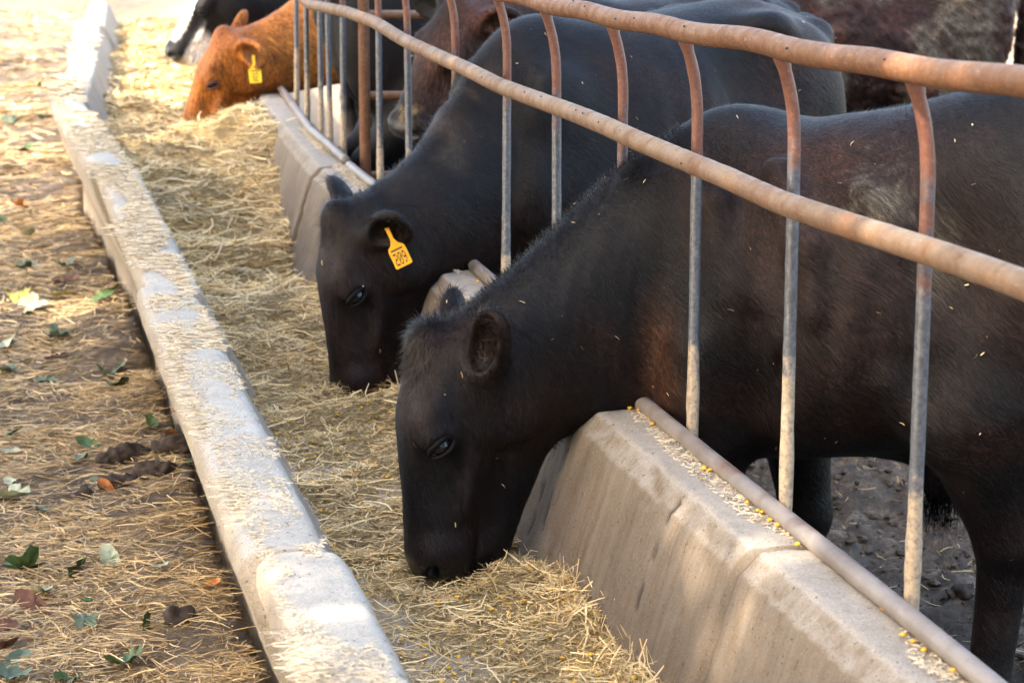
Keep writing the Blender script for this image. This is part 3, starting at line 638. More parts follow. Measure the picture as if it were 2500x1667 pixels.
for k in range(95):
    shade(RNG.uniform(-2.3, 3.4), RNG.uniform(2.0, 9.6), RNG.uniform(4.6, 7.6), RNG.uniform(0.6, 1.0))
for k in range(34): shade(RNG.uniform(-6.0, -2.2), RNG.uniform(9.5, 24), RNG.uniform(4.8, 7.4), RNG.uniform(0.5, 0.9))
for k in range(16): shade(RNG.uniform(-1.9, 0.4), RNG.uniform(9.4, 12.6), RNG.uniform(4.8, 7.4), RNG.uniform(0.5, 0.85))
for k in range(30): shade(RNG.uniform(0.3, 4.0), RNG.uniform(9.2, 13.5), RNG.uniform(4.8, 7.4), RNG.uniform(0.6, 1.0))
for k, c in enumerate(CROWN_C[:10]):
    p0 = np.array([TREE[0], TREE[1], RNG.uniform(3.0, 4.8)]); ts = np.linspace(0, 1, 14)[:, None]
    path = p0 + (np.array(c) - p0) * ts + np.array([0, 0, 0.5]) * np.sin(ts * math.pi)
    link('limb', tube_mesh('limb', path, np.linspace(0.09, 0.02, 14), 8, 20 + k, 0.006), M['bark'], root)
leaf_cloud('crown', CROWN_C, CROWN_R, 800, 0.085, M['leaf_tree'], root)

# unseen trees added behind and left of the viewer to block low sky
for k, (x_, y_, lab) in enumerate(((-11.5, 1.0, 'unseen leafy tree far left of the alley, added to block low sky light'), (-7.5, -8.0, 'unseen leafy tree behind the viewer, leftmost of the row added to block low sky light'), (-2.4, -9.0, 'unseen leafy tree straight behind the viewer, added to block low sky light'),
                                   (2.8, -8.6, 'unseen leafy tree behind the viewer on the right, added to block low sky light'), (8.0, -7.0, 'unseen leafy tree behind the viewer, rightmost of the row added to block low sky light'))):
    root = empty('added_sky_block_tree', (x_, y_, 0)); tag(root, lab, 'tree', 'unseen trees added to block low sky light')
    hh = np.linspace(-0.1, 5.0, 16)
    link('trunk', tube_mesh('trunk', np.stack([x_ + 0.1 * np.sin(hh), y_ + 0.1 * np.cos(hh), hh], -1), np.interp(hh, [0, 5], [0.28, 0.12]), 12, 40 + k, 0.02), M['bark'], root)
    cc_ = [(x_ + RNG.normal(0, 1.3), y_ + RNG.normal(0, 1.0), RNG.uniform(1.6, 9.0)) for _ in range(26)]
    g_save = list(GAPS); GAPS.clear(); leaf_cloud('crown', cc_, RNG.uniform(1.0, 1.7, 26), 120, 0.2, M['leaf_tree'], root); GAPS.extend(g_save)

# ------------------------------------------------------------------ cattle: signed-distance modelling, one skin per animal
class SDF:
    def __init__(s, lo, hi, h):
        s.lo = np.asarray(lo, float); s.h = h; s.n = np.ceil((np.asarray(hi) - s.lo) / h).astype(int) + 1
        s.F = np.full(s.n, 0.3, np.float32); s.ax = [s.lo[k] + h * np.arange(s.n[k]) for k in range(3)]
    def box(s, lo, hi):
        a = np.clip(np.floor((np.asarray(lo) - s.lo) / s.h).astype(int), 0, s.n - 1); b = np.clip(np.ceil((np.asarray(hi) - s.lo) / s.h).astype(int) + 1, 1, s.n)
        sl = tuple(slice(a[k], b[k]) for k in range(3))
        g = np.meshgrid(*[s.ax[k][sl[k]] for k in range(3)], indexing='ij', sparse=True)
        return sl, g
    def put(s, sl, d, k, cut=False):
        A = s.F[sl]; d = d.astype(np.float32)
        if cut:
            hq = np.clip(k - np.abs(A + d), 0, None) / k; s.F[sl] = np.maximum(A, -d) + hq * hq * k * 0.25
        else:
            hq = np.clip(k - np.abs(A - d), 0, None) / k; s.F[sl] = np.minimum(A, d) - hq * hq * k * 0.25
    def ell(s, c, r, R=None, k=0.05, cut=False):
        """ellipsoid; rows of R are its axes"""
        c = np.asarray(c, float); r = np.asarray(r, float); R = np.eye(3) if R is None else np.asarray(R, float)
        ext = np.abs(R.T) @ r + k + 2 * s.h
        sl, g = s.box(c - ext, c + ext); q = [g[i] - c[i] for i in range(3)]
        L = [R[i, 0] * q[0] + R[i, 1] * q[1] + R[i, 2] * q[2] for i in range(3)]
        k0 = np.sqrt(sum((L[i] / r[i]) ** 2 for i in range(3))); k1 = np.sqrt(sum((L[i] / r[i] ** 2) ** 2 for i in range(3))) + 1e-6
        s.put(sl, k0 * (k0 - 1) / k1, k, cut)
    def cone(s, a, b, ra, rb, k=0.04, side=None, la=None, lb=None, cut=False):
        """round cone; with side/la/lb its section is elliptic (la, lb = half-width along side)"""
        a = np.asarray(a, float); b = np.asarray(b, float); m = max(ra, rb, la or 0, lb or 0) + k + 2 * s.h
        sl, g = s.box(np.minimum(a, b) - m, np.maximum(a, b) + m); q = [g[i] - a[i] for i in range(3)]
        ab = b - a; t = np.clip((q[0] * ab[0] + q[1] * ab[1] + q[2] * ab[2]) / (ab @ ab), 0, 1)
        v = [q[i] - t * ab[i] for i in range(3)]; rr = ra + (rb - ra) * t
        if side is None: d = np.sqrt(v[0] ** 2 + v[1] ** 2 + v[2] ** 2) - rr
        else:
            l = v[0] * side[0] + v[1] * side[1] + v[2] * side[2]; w2 = v[0] ** 2 + v[1] ** 2 + v[2] ** 2 - l * l
            rl = la + (lb - la) * t; d = (np.sqrt((l / rl) ** 2 + np.clip(w2, 0, None) / rr ** 2) - 1) * np.minimum(rl, rr)
        s.put(sl, d, k, cut)
    def loft(s, O, R, xs, top, bot, hw, p=2.2, taper=0.0, k=0.05):
        """lofted solid along local x: rows of R are local x, y, z"""
        O = np.asarray(O, float); R = np.asarray(R, float); xs = np.asarray(xs, float)
        cor = np.array([[x, y, z] for x in (xs[0], xs[-1]) for y in (-max(hw), max(hw)) for z in (min(bot), max(top))]) @ R + O
        sl, g = s.box(cor.min(0) - k - 0.03, cor.max(0) + k + 0.03); q = [g[i] - O[i] for i in range(3)]
        x, y, z = [(R[i, 0] * q[0] + R[i, 1] * q[1] + R[i, 2] * q[2]).astype(np.float32) for i in range(3)]
        xd = np.linspace(xs[0], xs[-1], 160)
        def sm(v):
            w_ = np.interp(xd, xs, v); kk = np.hanning(19); kk /= kk.sum(); wp = np.concatenate([2 * w_[0] - w_[9:0:-1], w_, 2 * w_[-1] - w_[-2:-11:-1]])
            return np.convolve(wp, kk, 'valid')
        T, B, Wd = sm(top), sm(bot), np.maximum(sm(hw), 0.012)
        xi = np.clip(x, xs[0], xs[-1]); tx = np.interp(xi, xd, T); bx = np.interp(xi, xd, B); wx = np.interp(xi, xd, Wd)
        tp = np.interp(xi, xs, taper) if np.ndim(taper) else taper
        hz = np.maximum((tx - bx) / 2, 0.012); zn = (z - (tx + bx) / 2) / hz
        wy = wx * (1 - tp * np.clip(zn, -1.2, 1.2))
        gq = (np.abs(y / wy) ** p + np.abs(zn) ** p) ** (1 / p)
        d = (gq - 1) * np.minimum(wy, hz); dx = np.abs(x - xi); d = np.where(dx > 0, np.sqrt(dx ** 2 + np.clip(d, 0, None) ** 2), d)
        s.put(sl, d, k)
    def mesh(s):
        F = s.F; ins = F < 0; n = F.shape
        cnt = np.zeros([m - 1 for m in n], np.uint8)
        for i in (0, 1):
            for j in (0, 1):
                for k in (0, 1): cnt += ins[i:n[0] - 1 + i, j:n[1] - 1 + j, k:n[2] - 1 + k]
        act = (cnt > 0) & (cnt < 8); idx = np.argwhere(act); m = len(idx)
        vid = np.full(act.shape, -1, np.int32); vid[act] = np.arange(m)
        cv = {}
        for i in (0, 1):
            for j in (0, 1):
                for k in (0, 1): cv[(i, j, k)] = F[idx[:, 0] + i, idx[:, 1] + j, idx[:, 2] + k]
        acc = np.zeros((m, 3)); num = np.zeros(m)
        for axn in range(3):
            o = [q for q in range(3) if q != axn]
            for a in (0, 1):
                for b in (0, 1):
                    c0 = [0, 0, 0]; c0[o[0]] = a; c0[o[1]] = b; c1 = list(c0); c1[axn] = 1
                    f0, f1 = cv[tuple(c0)], cv[tuple(c1)]; x = (f0 < 0) != (f1 < 0)
                    t = np.where(x, f0 / np.where(x, f0 - f1, 1), 0); pt = np.tile(np.array(c0, float), (m, 1)); pt[:, axn] = t
                    acc[x] += pt[x]; num[x] += 1
        V = s.lo + s.h * (idx + acc / num[:, None])
        Q = []
        for axn in range(3):
            sl0 = [slice(1, m_ - 1) for m_ in n]; sl1 = list(sl0); sl0[axn] = slice(0, n[axn] - 1); sl1[axn] = slice(1, n[axn])
            A = ins[tuple(sl0)]; B = ins[tuple(sl1)]; e = np.argwhere(A != B); 
            if not len(e): continue
            a_in = A[tuple(e.T)]; off = np.array([1, 1, 1]); off[axn] = 0; e = e + off
            u, v = [(1, 2), (2, 0), (0, 1)][axn]
            def cell(du, dv):
                c = e.copy(); c[:, u] -= du; c[:, v] -= dv; return vid[tuple(c.T)]
            qd = np.stack([cell(1, 1), cell(0, 1), cell(0, 0), cell(1, 0)], -1)
            qd[~a_in] = qd[~a_in][:, ::-1]; Q.append(qd)
        Q = np.concatenate(Q); Q = Q[(Q >= 0).all(1)]
        # one pass of gentle smoothing
        E2 = np.concatenate([Q[:, [0, 1]], Q[:, [1, 2]], Q[:, [2, 3]], Q[:, [3, 0]]])
        for lam in (0.5, 0.3):
            sm_ = np.zeros_like(V); dg = np.bincount(E2.ravel(), minlength=m)
            for c in range(3): sm_[:, c] = np.bincount(E2[:, 0], V[E2[:, 1], c], m) + np.bincount(E2[:, 1], V[E2[:, 0], c], m)
            V = V * (1 - lam) + lam * sm_ / np.maximum(dg, 1)[:, None]
        return V, Q

def vert_normals(V, Q):
    a = np.cross(V[Q[:, 2]] - V[Q[:, 0]], V[Q[:, 3]] - V[Q[:, 1]]); N = np.zeros_like(V)
    for j in range(4):
        for c in range(3): N[:, c] += np.bincount(Q[:, j], a[:, c], len(V))
    return N / (np.linalg.norm(N, axis=1)[:, None] + 1e-12), np.linalg.norm(a, axis=1) / 2

BLACK = np.array([0.0032, 0.0030, 0.0038]); DKBROWN = np.array([0.0165, 0.0072, 0.0048]); RUST = np.array([0.042, 0.017, 0.008])
def build_cow(name, label, cat, withers, face, scale, poll, hx, hz, L=0.47, xs=0.9, res=0.008, zl=1.0, ears=None, base=BLACK, tint=DKBROWN,
              tint_amt=0.5, spots=(), hair=0, hair_len=0.016, neck_up=0.0, extra=None, lid='lid', tail=True, shut=False, rump=0.0, hooks=True, hd=1.0, neck_mix=0.35, neck_thin=1.0, group=None, mane=0, leg_shift=(0, 0, 0, 0), face_col=None, mud=0.0, hair_box=None, neck_bow=0.0):
    O = np.array([withers[0], withers[1], 0.0]); f = unit([face[0], face[1], 0]); up = np.array([0, 0, 1.0]); lf = np.cross(up, f)
    B = np.stack([f, lf, up]); tob = lambda p: B @ (np.asarray(p, float) - O)        # world -> body frame
    s = scale
    pl = tob(poll); hX = B @ unit(hx); hZ = B @ np.asarray(hz, float); hZ = unit(hZ - hX * (hZ @ hX)); hY = np.cross(hZ, hX); HR = np.stack([hX, hY, hZ])
    hp = lambda x, y, z: pl + np.array([x, y, z * hd]) * (L / 0.47) @ HR                   # head frame -> body frame
    k1 = L / 0.47
    muz = hp(0.47, 0, -0.06)
    lo = np.minimum(np.array([-1.22 * xs * s, -0.38 * s, -0.03]), np.minimum(pl, muz) - 0.30); hi = np.maximum(np.array([0.35 * s, 0.38 * s, 1.32 * s]), np.maximum(pl, muz) + 0.30); lo[2] = -0.03
    G = SDF(lo, hi, res)
    X = lambda v: np.asarray(v) * xs * s
    # trunk
    tx = [-1.12, -1.07, -0.96, -0.80, -0.62, -0.40, -0.18, 0.0, 0.10, 0.18, 0.235]
    G.loft([0, 0, 0], np.eye(3), X(tx), (np.array([1.0, 1.11, 1.165, 1.20, 1.185, 1.165, 1.165, 1.185, 1.15, 1.05, 0.93]) + rump * np.array([0.8, 0.9, 1, 1, 0.85, 0.4, 0.05, 0, 0, 0, 0])) * s,
           np.array([0.93, 0.80, 0.69, 0.63, 0.58, 0.525, 0.50, 0.50, 0.52, 0.58, 0.70]) * s,
           np.array([0.05, 0.13, 0.205, 0.245, 0.275, 0.30, 0.29, 0.235, 0.20, 0.15, 0.06]) * s, 2.25,
           np.array([0, 0.05, 0.08, 0.10, 0.12, 0.16, 0.22, 0.36, 0.36, 0.2, 0.0]), k=0.03)
    for sd in (1, -1):
        if hooks: G.ell([X(-0.72), sd * 0.19 * s, (1.13 + rump) * s], np.array([0.06, 0.03, 0.03]) * s, k=0.10 * s)                                    # hook bone
        G.ell([X(-1.04), sd * 0.09 * s, 1.08 * s], np.array([0.05, 0.04, 0.05]) * s, k=0.06 * s)                                        # pin bone
        c, sn = math.cos(0.35), math.sin(0.35)
        G.ell([X(0.02), sd * 0.155 * s, 0.86 * s], np.array([0.115, 0.065, 0.21]) * s, [[c, 0, -sn], [0, 1, 0], [sn, 0, c]], k=0.065 * s)  # shoulder blade
        G.ell([X(0.12), sd * 0.16 * s, 0.74 * s], np.array([0.10, 0.07, 0.12]) * s, k=0.05 * s)                                         # point of shoulder
        G.ell([X(-0.03), sd * 0.200 * s, 0.67 * s], np.array([0.100, 0.07, 0.13]) * s, k=0.03 * s); G.ell([X(-0.17), sd * 0.29 * s, 0.60 * s], np.array([0.03, 0.05, 0.13]) * s, [[c, 0, sn], [0, 1, 0], [-sn, 0, c]], k=0.08 * s, cut=True)                                       # upper arm
        G.ell([X(-0.86), sd * 0.155 * s, 0.86 * s], np.array([0.19, 0.10, 0.27]) * s, k=0.06 * s)                                       # thigh
        G.ell([X(-0.70), sd * 0.185 * s, 0.70 * s], np.array([0.10, 0.075, 0.15]) * s, k=0.07 * s)                                      # stifle
        if hooks: G.ell([X(-0.62), sd * 0.24 * s, 1.00 * s], np.array([0.07, 0.03, 0.06]) * s, k=0.14 * s, cut=True)                              # hollow before the hook
        sh = leg_shift[0 if sd > 0 else 1]; y = sd * 0.155 * s
        G.cone([X(-0.03) + sh * 0.4, sd * 0.165 * s, 0.60 * s], [X(-0.02) + sh, y, 0.335 * s], 0.085 * s, 0.05 * s, 0.05)
        G.ell([X(-0.015) + sh, y, 0.325 * s], np.array([0.052, 0.05, 0.06]) * s, k=0.03)
        G.cone([X(-0.02) + sh, y, 0.32 * s], [X(-0.02) + sh, y, 0.13 * s], 0.041 * s, 0.035 * s, 0.02)
        G.ell([X(-0.02) + sh, y, 0.115 * s], np.array([0.045, 0.045, 0.045]) * s, k=0.02)
        G.cone([X(-0.015) + sh, y, 0.10 * s], [X(0.03) + sh, y, 0.035 * s], 0.04 * s, 0.05 * s, 0.02)
        for hy in (1, -1): G.cone([X(0.02) + sh, y + hy * 0.025 * s, 0.02], [X(0.06) + sh, y + hy * 0.026 * s, 0.005], 0.035 * s, 0.024 * s, 0.012)
        sh = leg_shift[2 if sd > 0 else 3]; y = sd * 0.15 * s
        G.cone([X(-0.74) + sh * 0.3, sd * 0.17 * s, 0.66 * s], [X(-0.94) + sh, y, 0.43 * s], 0.125 * s, 0.064 * s, 0.06)
        G.ell([X(-0.955) + sh, y, 0.425 * s], np.array([0.064, 0.048, 0.07]) * s, k=0.03)
        G.cone([X(-0.94) + sh, y, 0.42 * s], [X(-0.91) + sh, y, 0.13 * s], 0.050 * s, 0.041 * s, 0.02)
        G.ell([X(-0.91) + sh, y, 0.115 * s], np.array([0.046, 0.045, 0.046]) * s, k=0.02)
        G.cone([X(-0.905) + sh, y, 0.10 * s], [X(-0.86) + sh, y, 0.035 * s], 0.04 * s, 0.05 * s, 0.02)
        for hy in (1, -1): G.cone([X(-0.87) + sh, y + hy * 0.025 * s, 0.02], [X(-0.83) + sh, y + hy * 0.026 * s, 0.005], 0.035 * s, 0.024 * s, 0.012)
    G.ell([X(0.13), 0, 0.60 * s], np.array([0.10, 0.085, 0.12]) * s, k=0.07 * s)                                                         # brisket
    if tail: G.cone([X(-1.08), 0, 1.10 * s], [X(-1.17), 0, 0.92 * s], 0.045 * s, 0.03 * s, 0.05); G.cone([X(-1.17), 0, 0.92 * s], [X(-1.16), 0, 0.45 * s], 0.028 * s, 0.02 * s, 0.02)   # tail
    if tail: G.ell([X(-1.155), 0, 0.38 * s], np.array([0.04, 0.04, 0.12]) * s, k=0.03)
    # neck: elliptic segments from the withers to the poll
    nb0 = np.array([X(0.0), 0, 0.885 * s]); nb3 = hp(0.085, 0, -0.125)
    d0 = unit(np.array([0.75, 0, -0.15 + neck_up])); ln = np.linalg.norm(nb3 - nb0)
    c1 = nb0 + (d0 * ln * 0.42) * neck_mix + (nb3 - nb0) * 0.36 * (1 - neck_mix) + np.array([0, 0, neck_bow]); d3 = unit(-hX * 0.25 - hZ * 0.95); c2 = nb3 + d3 * ln * 0.25
    tt = np.linspace(0, 1, 8)[:, None]; path = (1 - tt) ** 3 * nb0 + 3 * (1 - tt) ** 2 * tt * c1 + 3 * (1 - tt) * tt ** 2 * c2 + tt ** 3 * nb3
    rv = np.interp(tt[:, 0], [0, 0.25, 0.55, 0.8, 1], [0.275, 0.235, 0.175, 0.140, 0.12]) * s * neck_thin; rl = np.interp(tt[:, 0], [0, 0.25, 0.55, 0.8, 1], [0.165, 0.15, 0.115, 0.095, 0.085]) * s
    for i in range(7):
        tg = unit(path[i + 1] - path[i]); sv = unit(np.cross(np.array([0, 0, 1.0]) * 0.9 + f @ B.T * 0.0 + hZ * 0.1 * i / 6, tg)); 
        G.cone(path[i], path[i + 1], rv[i], rv[i + 1], 0.04, sv, rl[i], rl[i + 1])
    # head
    hx_ = np.array([-0.03, 0.0, 0.05, 0.11, 0.17, 0.24, 0.31, 0.38, 0.42, 0.452, 0.470]) * k1
    G.loft(pl, HR, hx_, np.array([-0.085, -0.052, -0.010, 0.006, 0.012, 0.008, 0.002, -0.002, -0.004, -0.008, -0.020]) * k1 * hd,
           np.array([-0.12, -0.145, -0.160, -0.165, -0.160, -0.148, -0.140, -0.136, -0.136, -0.132, -0.118]) * k1 * hd,
           np.array([0.05, 0.078, 0.094, 0.102, 0.100, 0.084, 0.071, 0.070, 0.076, 0.072, 0.055]) * k1, 2.5, np.array([0, 0, 0.02, 0.05, 0.06, 0.10, 0.12, 0.10, 0.02, 0, 0]), k=0.02)
    G.loft(pl, HR, np.array([0.03, 0.08, 0.14, 0.20, 0.27, 0.34, 0.40, 0.43, 0.445]) * k1, np.array([-0.10, -0.08, -0.08, -0.08, -0.08, -0.085, -0.095, -0.10, -0.11]) * k1 * hd,
           np.array([-0.19, -0.245, -0.268, -0.256, -0.230, -0.205, -0.188, -0.182, -0.165]) * k1 * hd, np.array([0.045, 0.062, 0.066, 0.058, 0.048, 0.042, 0.044, 0.042, 0.025]) * k1, 2.2, 0.0, k=0.03)
    E3 = lambda a, r, k=0.02, cut=False, Rm=None: G.ell(hp(*a), np.array(r) * np.array([1, 1, hd if r[2] > 0.02 else 1]) * k1, HR if Rm is None else Rm, k, cut)
    E3((0.02, 0, -0.035), (0.045, 0.05, 0.032), 0.04)                       # poll crest
    for sd in (1, -1):
        E3((0.125, sd * 0.078, -0.155), (0.080, 0.026, 0.070), 0.025)   # cheek muscle
        E3((0.160, sd * 0.086, -0.030), (0.045, 0.020, 0.024), 0.04)    # brow
        E3((0.200, sd * 0.096, -0.042), (0.036, 0.020, 0.030), 0.02)    # orbit
        E3((0.268, sd * 0.074, -0.092), (0.075, 0.016, 0.016), 0.018)    # cheek ridge
        E3((0.262, sd * 0.084, -0.045), (0.05, 0.014, 0.03), 0.04, True)   # hollow below the eye
        (None if shut else E3((0.205, sd * 0.113, -0.043), (0.026, 0.020, 0.0150), 0.008, True, np.stack([HR[0] * 0.72 + HR[2] * 0.69, HR[1], -HR[0] * 0.69 + HR[2] * 0.72])))   # eye opening
        E3((0.425, sd * 0.050, -0.055), (0.035, 0.026, 0.036), 0.03)    # muzzle pad
        E3((0.455, sd * 0.056, -0.040), (0.020, 0.026, 0.013), 0.008, True, HR)   # nostril
        G.cone(hp(0.468, sd * 0.045, -0.100), hp(0.385, sd * 0.066, -0.118), 0.008 * k1, 0.007 * k1, 0.008, cut=True)   # mouth line
        G.cone(hp(0.385, sd * 0.066, -0.118), hp(0.335, sd * 0.064, -0.118), 0.0045 * k1, 0.003 * k1, 0.008, cut=True)
        E3((0.415, sd * 0.020, -0.140), (0.04, 0.03, 0.02), 0.03)       # chin
    ear_pts = []
    for e in (ears or []):
        sd = e['side']; b0 = hp(*(lambda q_: (q_[0], sd * q_[1], q_[2]))(e.get('base', (0.03, 0.080, -0.085)))); d = unit(e['dir'] @ HR if e.get('head') else B @ unit(e['dir'])); o = e['open'] @ HR if e.get('head') else B @ np.asarray(e['open'], float)
        o = unit(o - d * (o @ d)); wv = np.cross(d, o); Lr = e.get('len', 0.165) * k1; wd = e.get('w', 0.056) * k1
        R3 = np.stack([d, wv, o]); c = b0 + d * Lr * 0.5
        G.cone(b0 - d * 0.03, b0 + d * 0.05, 0.036 * k1, 0.034 * k1, 0.03)
        G.ell(c + d * 0.012, [Lr * 0.53, wd, 0.027 * k1], R3, 0.02)
        G.ell(c + d * 0.022 + o * 0.024 * k1, [Lr * 0.44, wd * 0.74, 0.029 * k1], R3, 0.008, True)
        ear_pts.append((b0, d, o, wv, Lr))
    if extra: extra(G, X, s, hp, B)
    V, Q = G.mesh()
    N, area = vert_normals(V, Q)
    earhol = np.zeros(len(V))
    for b0, d, o, wv, Lr in ear_pts:
        q_ = V - b0; along = q_ @ d; dep = q_ @ o; wide = q_ @ wv
        earhol = np.maximum(earhol, (along > 0.02) * (along < Lr * 1.02) * (np.abs(wide) < 0.05) * np.clip(((N @ o) - 0.1) * 2.5, 0, 1) * (np.abs(dep) < 0.05) * (dep < 0.012))
    # small-scale modelling of the hide: loose skin and lie of the coat
    nz = 0.0022 * fbm(V * np.array([7, 9, 5.0]), 3, 90 + len(name))
    rib = np.exp(-((V[:, 0] + 0.33 * xs * s) / (0.24 * s)) ** 2 - ((V[:, 2] - 0.85 * s) / (0.2 * s)) ** 2) * 0.0022 * np.sin(V[:, 0] / s * 80 + 6 * V[:, 2])
    fold = np.exp(-((V[:, 0] - 0.20 * s) / (0.13 * s)) ** 2 - ((V[:, 2] - 0.85 * s) / (0.22 * s)) ** 2) * 0.010 * (vnoise(V * np.array([24, 6, 2.0]), 5) - 0.35 * np.abs(vnoise(V * np.array([50, 10, 3.0]), 6)))
    if mud > 0.5: nz = nz + 0.016 * np.abs(fbm(V * 13, 3, 17)) + 0.006 * fbm(V * 34, 2, 19)
    V = V + N * (nz + rib + fold)[:, None]
    Wd = V @ B + O; Nw = N @ B
    # coat colour
    n1 = fbm(V * 3.2, 3, 11 + len(label)); n2 = fbm(V * 11, 2, 14)
    t = sstep(0.15, 0.95, 0.5 + 0.6 * n1 + 0.2 * n2)[:, None] * tint_amt
    Cc = base * (1 - t) + tint * t
    for (c, r, col, amt) in spots:
        c = np.asarray(c, float); r = np.asarray(r, float)
        dd = np.linalg.norm((Wd - c) / r, axis=1) + 0.25 * n2 + (0.9 * fbm(Wd * np.array([60, 60, 22]), 3, 55) if np.sum(col) > 0.2 and base is BLACK else 0); wgt = (np.clip(1.25 - dd, 0, 1) ** 1.2 * amt)[:, None]; wgt = np.clip(wgt, 0, 1)
        Cc = Cc * (1 - wgt) + np.asarray(col) * wgt
    if face_col is not None: Cc = face_col(Cc, (V - pl) @ HR.T / k1, Wd)
    Cc = Cc * (1 - 0.72 * earhol[:, None])
    # hooves, muzzle and ear-hollow tones
    hl = (V - pl) @ HR.T / k1
    nose = np.clip((hl[:, 0] - 0.425) / 0.02, 0, 1) * (np.abs(hl[:, 1]) < 0.12) * (hl[:, 0] < 0.55) * (hl[:, 2] > -0.12) * (np.abs(hl[:, 2]) < 0.2)
    if base is BLACK: Cc = Cc * (1 - nose[:, None] * 0.6) + np.array([0.007, 0.007, 0.008]) * nose[:, None] * 0.6
    low = sstep(0.34, 0.05, Wd[:, 2])[:, None] * 0.55 * (0.7 + 0.5 * n2[:, None]); Cc = Cc * (1 - low) + np.array([0.05, 0.04, 0.032]) * low
    if mud > 0:
        mm = (sstep(0.05, 0.5, fbm(V * np.array([5, 5, 4.0]), 4, 71)) * mud)[:, None]; Cc = Cc * (1 - mm) + np.array([0.085, 0.07, 0.052]) * mm
    root = empty(name, tuple(O)); tag(root, label, cat, group)
    me = quad_mesh('body', Wd, Q); set_col(me, 'coat', Cc, 1 - nose * 0.9)
    warp = 0.012 * np.stack([fbm(V * 7, 2, 61), fbm(V * 7, 2, 63), fbm(V * 7, 2, 67)], -1); Vw = V + warp
    bd = unit([-0.75, 0, -0.65]); be = np.cross([0, 1.0, 0], bd); ub = np.stack([Vw @ bd * 34, Vw[:, 1] * 230, Vw @ be * 230], -1)
    Hl = (Vw - pl) @ HR.T; hd_ = unit([0.9, 0, -0.45]); he_ = np.cross([0, 1.0, 0], hd_); uh = np.stack([Hl @ hd_ * 40, Hl[:, 1] * 260, Hl @ he_ * 260], -1)
    wsel = (np.linalg.norm(V - hp(0.22, 0, -0.1), axis=1) < 0.27 * k1 * (1 + 0.15 * n2))[:, None]
    set_vec(me, 'hair_uv', np.where(wsel, uh + 31.0, ub))
    body = link('body', me, M['coat'], root)
    # eyes
    for sd in (1, -1):
        ec = np.array([0.205, sd * (0.080 if shut else 0.0885), -0.043]); er = 0.0238
        c = hp(*ec) @ B + O; r = er * k1
        th, phi = np.meshgrid(np.linspace(0, math.pi, 14), np.linspace(0, 2 * math.pi, 20, endpoint=False), indexing='ij')
        Sv = np.stack([np.sin(th) * np.cos(phi), np.sin(th) * np.sin(phi), np.cos(th)], -1).reshape(-1, 3) * r + c
        a = np.arange(14 * 20).reshape(14, 20); b = np.roll(a, -1, 1)
        eye = link('eye', quad_mesh('eye', Sv, np.stack([a[:-1], a[1:], b[1:], b[:-1]], -1).reshape(-1, 4)), M['eye'], root)
        if shut: ec = ec + np.array([0, sd * 0.006, 0])
        for lidside, hgt, rad_ in ((1, 0.0125, 0.0060), (-1, 0.0115, 0.0046)):       # upper and lower lid wrap the eyeball
            if shut: hgt = 0.002
            q_ = np.linspace(0, math.pi, 15); aa = 0.0255 * np.cos(q_); bb = lidside * hgt * np.sin(q_) ** 0.8; aa, bb = aa * 0.72 - bb * 0.69, aa * 0.69 + bb * 0.72
            yy_ = np.sqrt(np.clip((er + 0.0035) ** 2 - aa ** 2 * 0.8 - bb ** 2, 0.00004, None)) * sd
            ring = np.array([hp(ec[0] + aa[k_], ec[1] + yy_[k_], ec[2] + bb[k_]) for k_ in range(15)]) @ B + O
            link('eyelid', tube_mesh('eyelid', ring, np.interp(q_, [0, 0.5, 1.57, 2.6, math.pi], [0.35, 0.85, 1, 0.85, 0.35]) * rad_ * k1, 10), M[lid], eye)
    # hair
    if hair:
        Pq = (Wd[Q[:, 0]] + Wd[Q[:, 2]]) / 2; Nq = unit_rows(Nw[Q[:, 0]] + Nw[Q[:, 2]])
        camv = np.array([0, 0, 1.7]) - Pq; vis = (unit_rows(camv) * Nq).sum(1) > -0.35
        vis &= Pq[:, 2] > 0.3
        vis &= Pq[:, 0] / Pq[:, 1] < 0.30
        wq = area * vis
        if hair_box is not None: wq = wq * hair_box(Pq)
        fi = RNG.choice(len(Q), hair, p=wq / wq.sum()); uv = RNG.random((hair, 2)); u_, v_ = uv[:, :1], uv[:, 1:]
        qs = Q[fi]; bl = lambda A: A[qs[:, 0]] * (1 - u_) * (1 - v_) + A[qs[:, 1]] * u_ * (1 - v_) + A[qs[:, 2]] * u_ * v_ + A[qs[:, 3]] * (1 - u_) * v_
        P = bl(Wd); Nn = unit_rows(bl(Nw)); Ch = bl(Cc)
        hw_ = np.exp(-(np.linalg.norm(P - (hp(0.22, 0, -0.1) @ B + O), axis=1) / (0.24 * k1)) ** 2)[:, None]
        flow = (1 - hw_) * (-0.75 * f + np.array([0, 0, -0.65])) + hw_ * (hX @ B * 0.9 - hZ @ B * 0.5) + 0.35 * np.stack([fbm(P * 9, 2, 33 + k) for k in range(3)], -1)
        T = flow - Nn * (flow * Nn).sum(1)[:, None]; T = unit_rows(T + RNG.normal(0, 0.12, T.shape))
        lenv = hair_len * RNG.uniform(0.5, 1.3, hair); upr = np.full(hair, 0.16)
        hair_object('coat_hair', P, T, Nn, lenv, upr, Ch * (0.5 + 1.8 * RNG.random(hair) ** 2)[:, None] + 0.0006, 0.0007 if res < 0.009 else 0.0016, root)
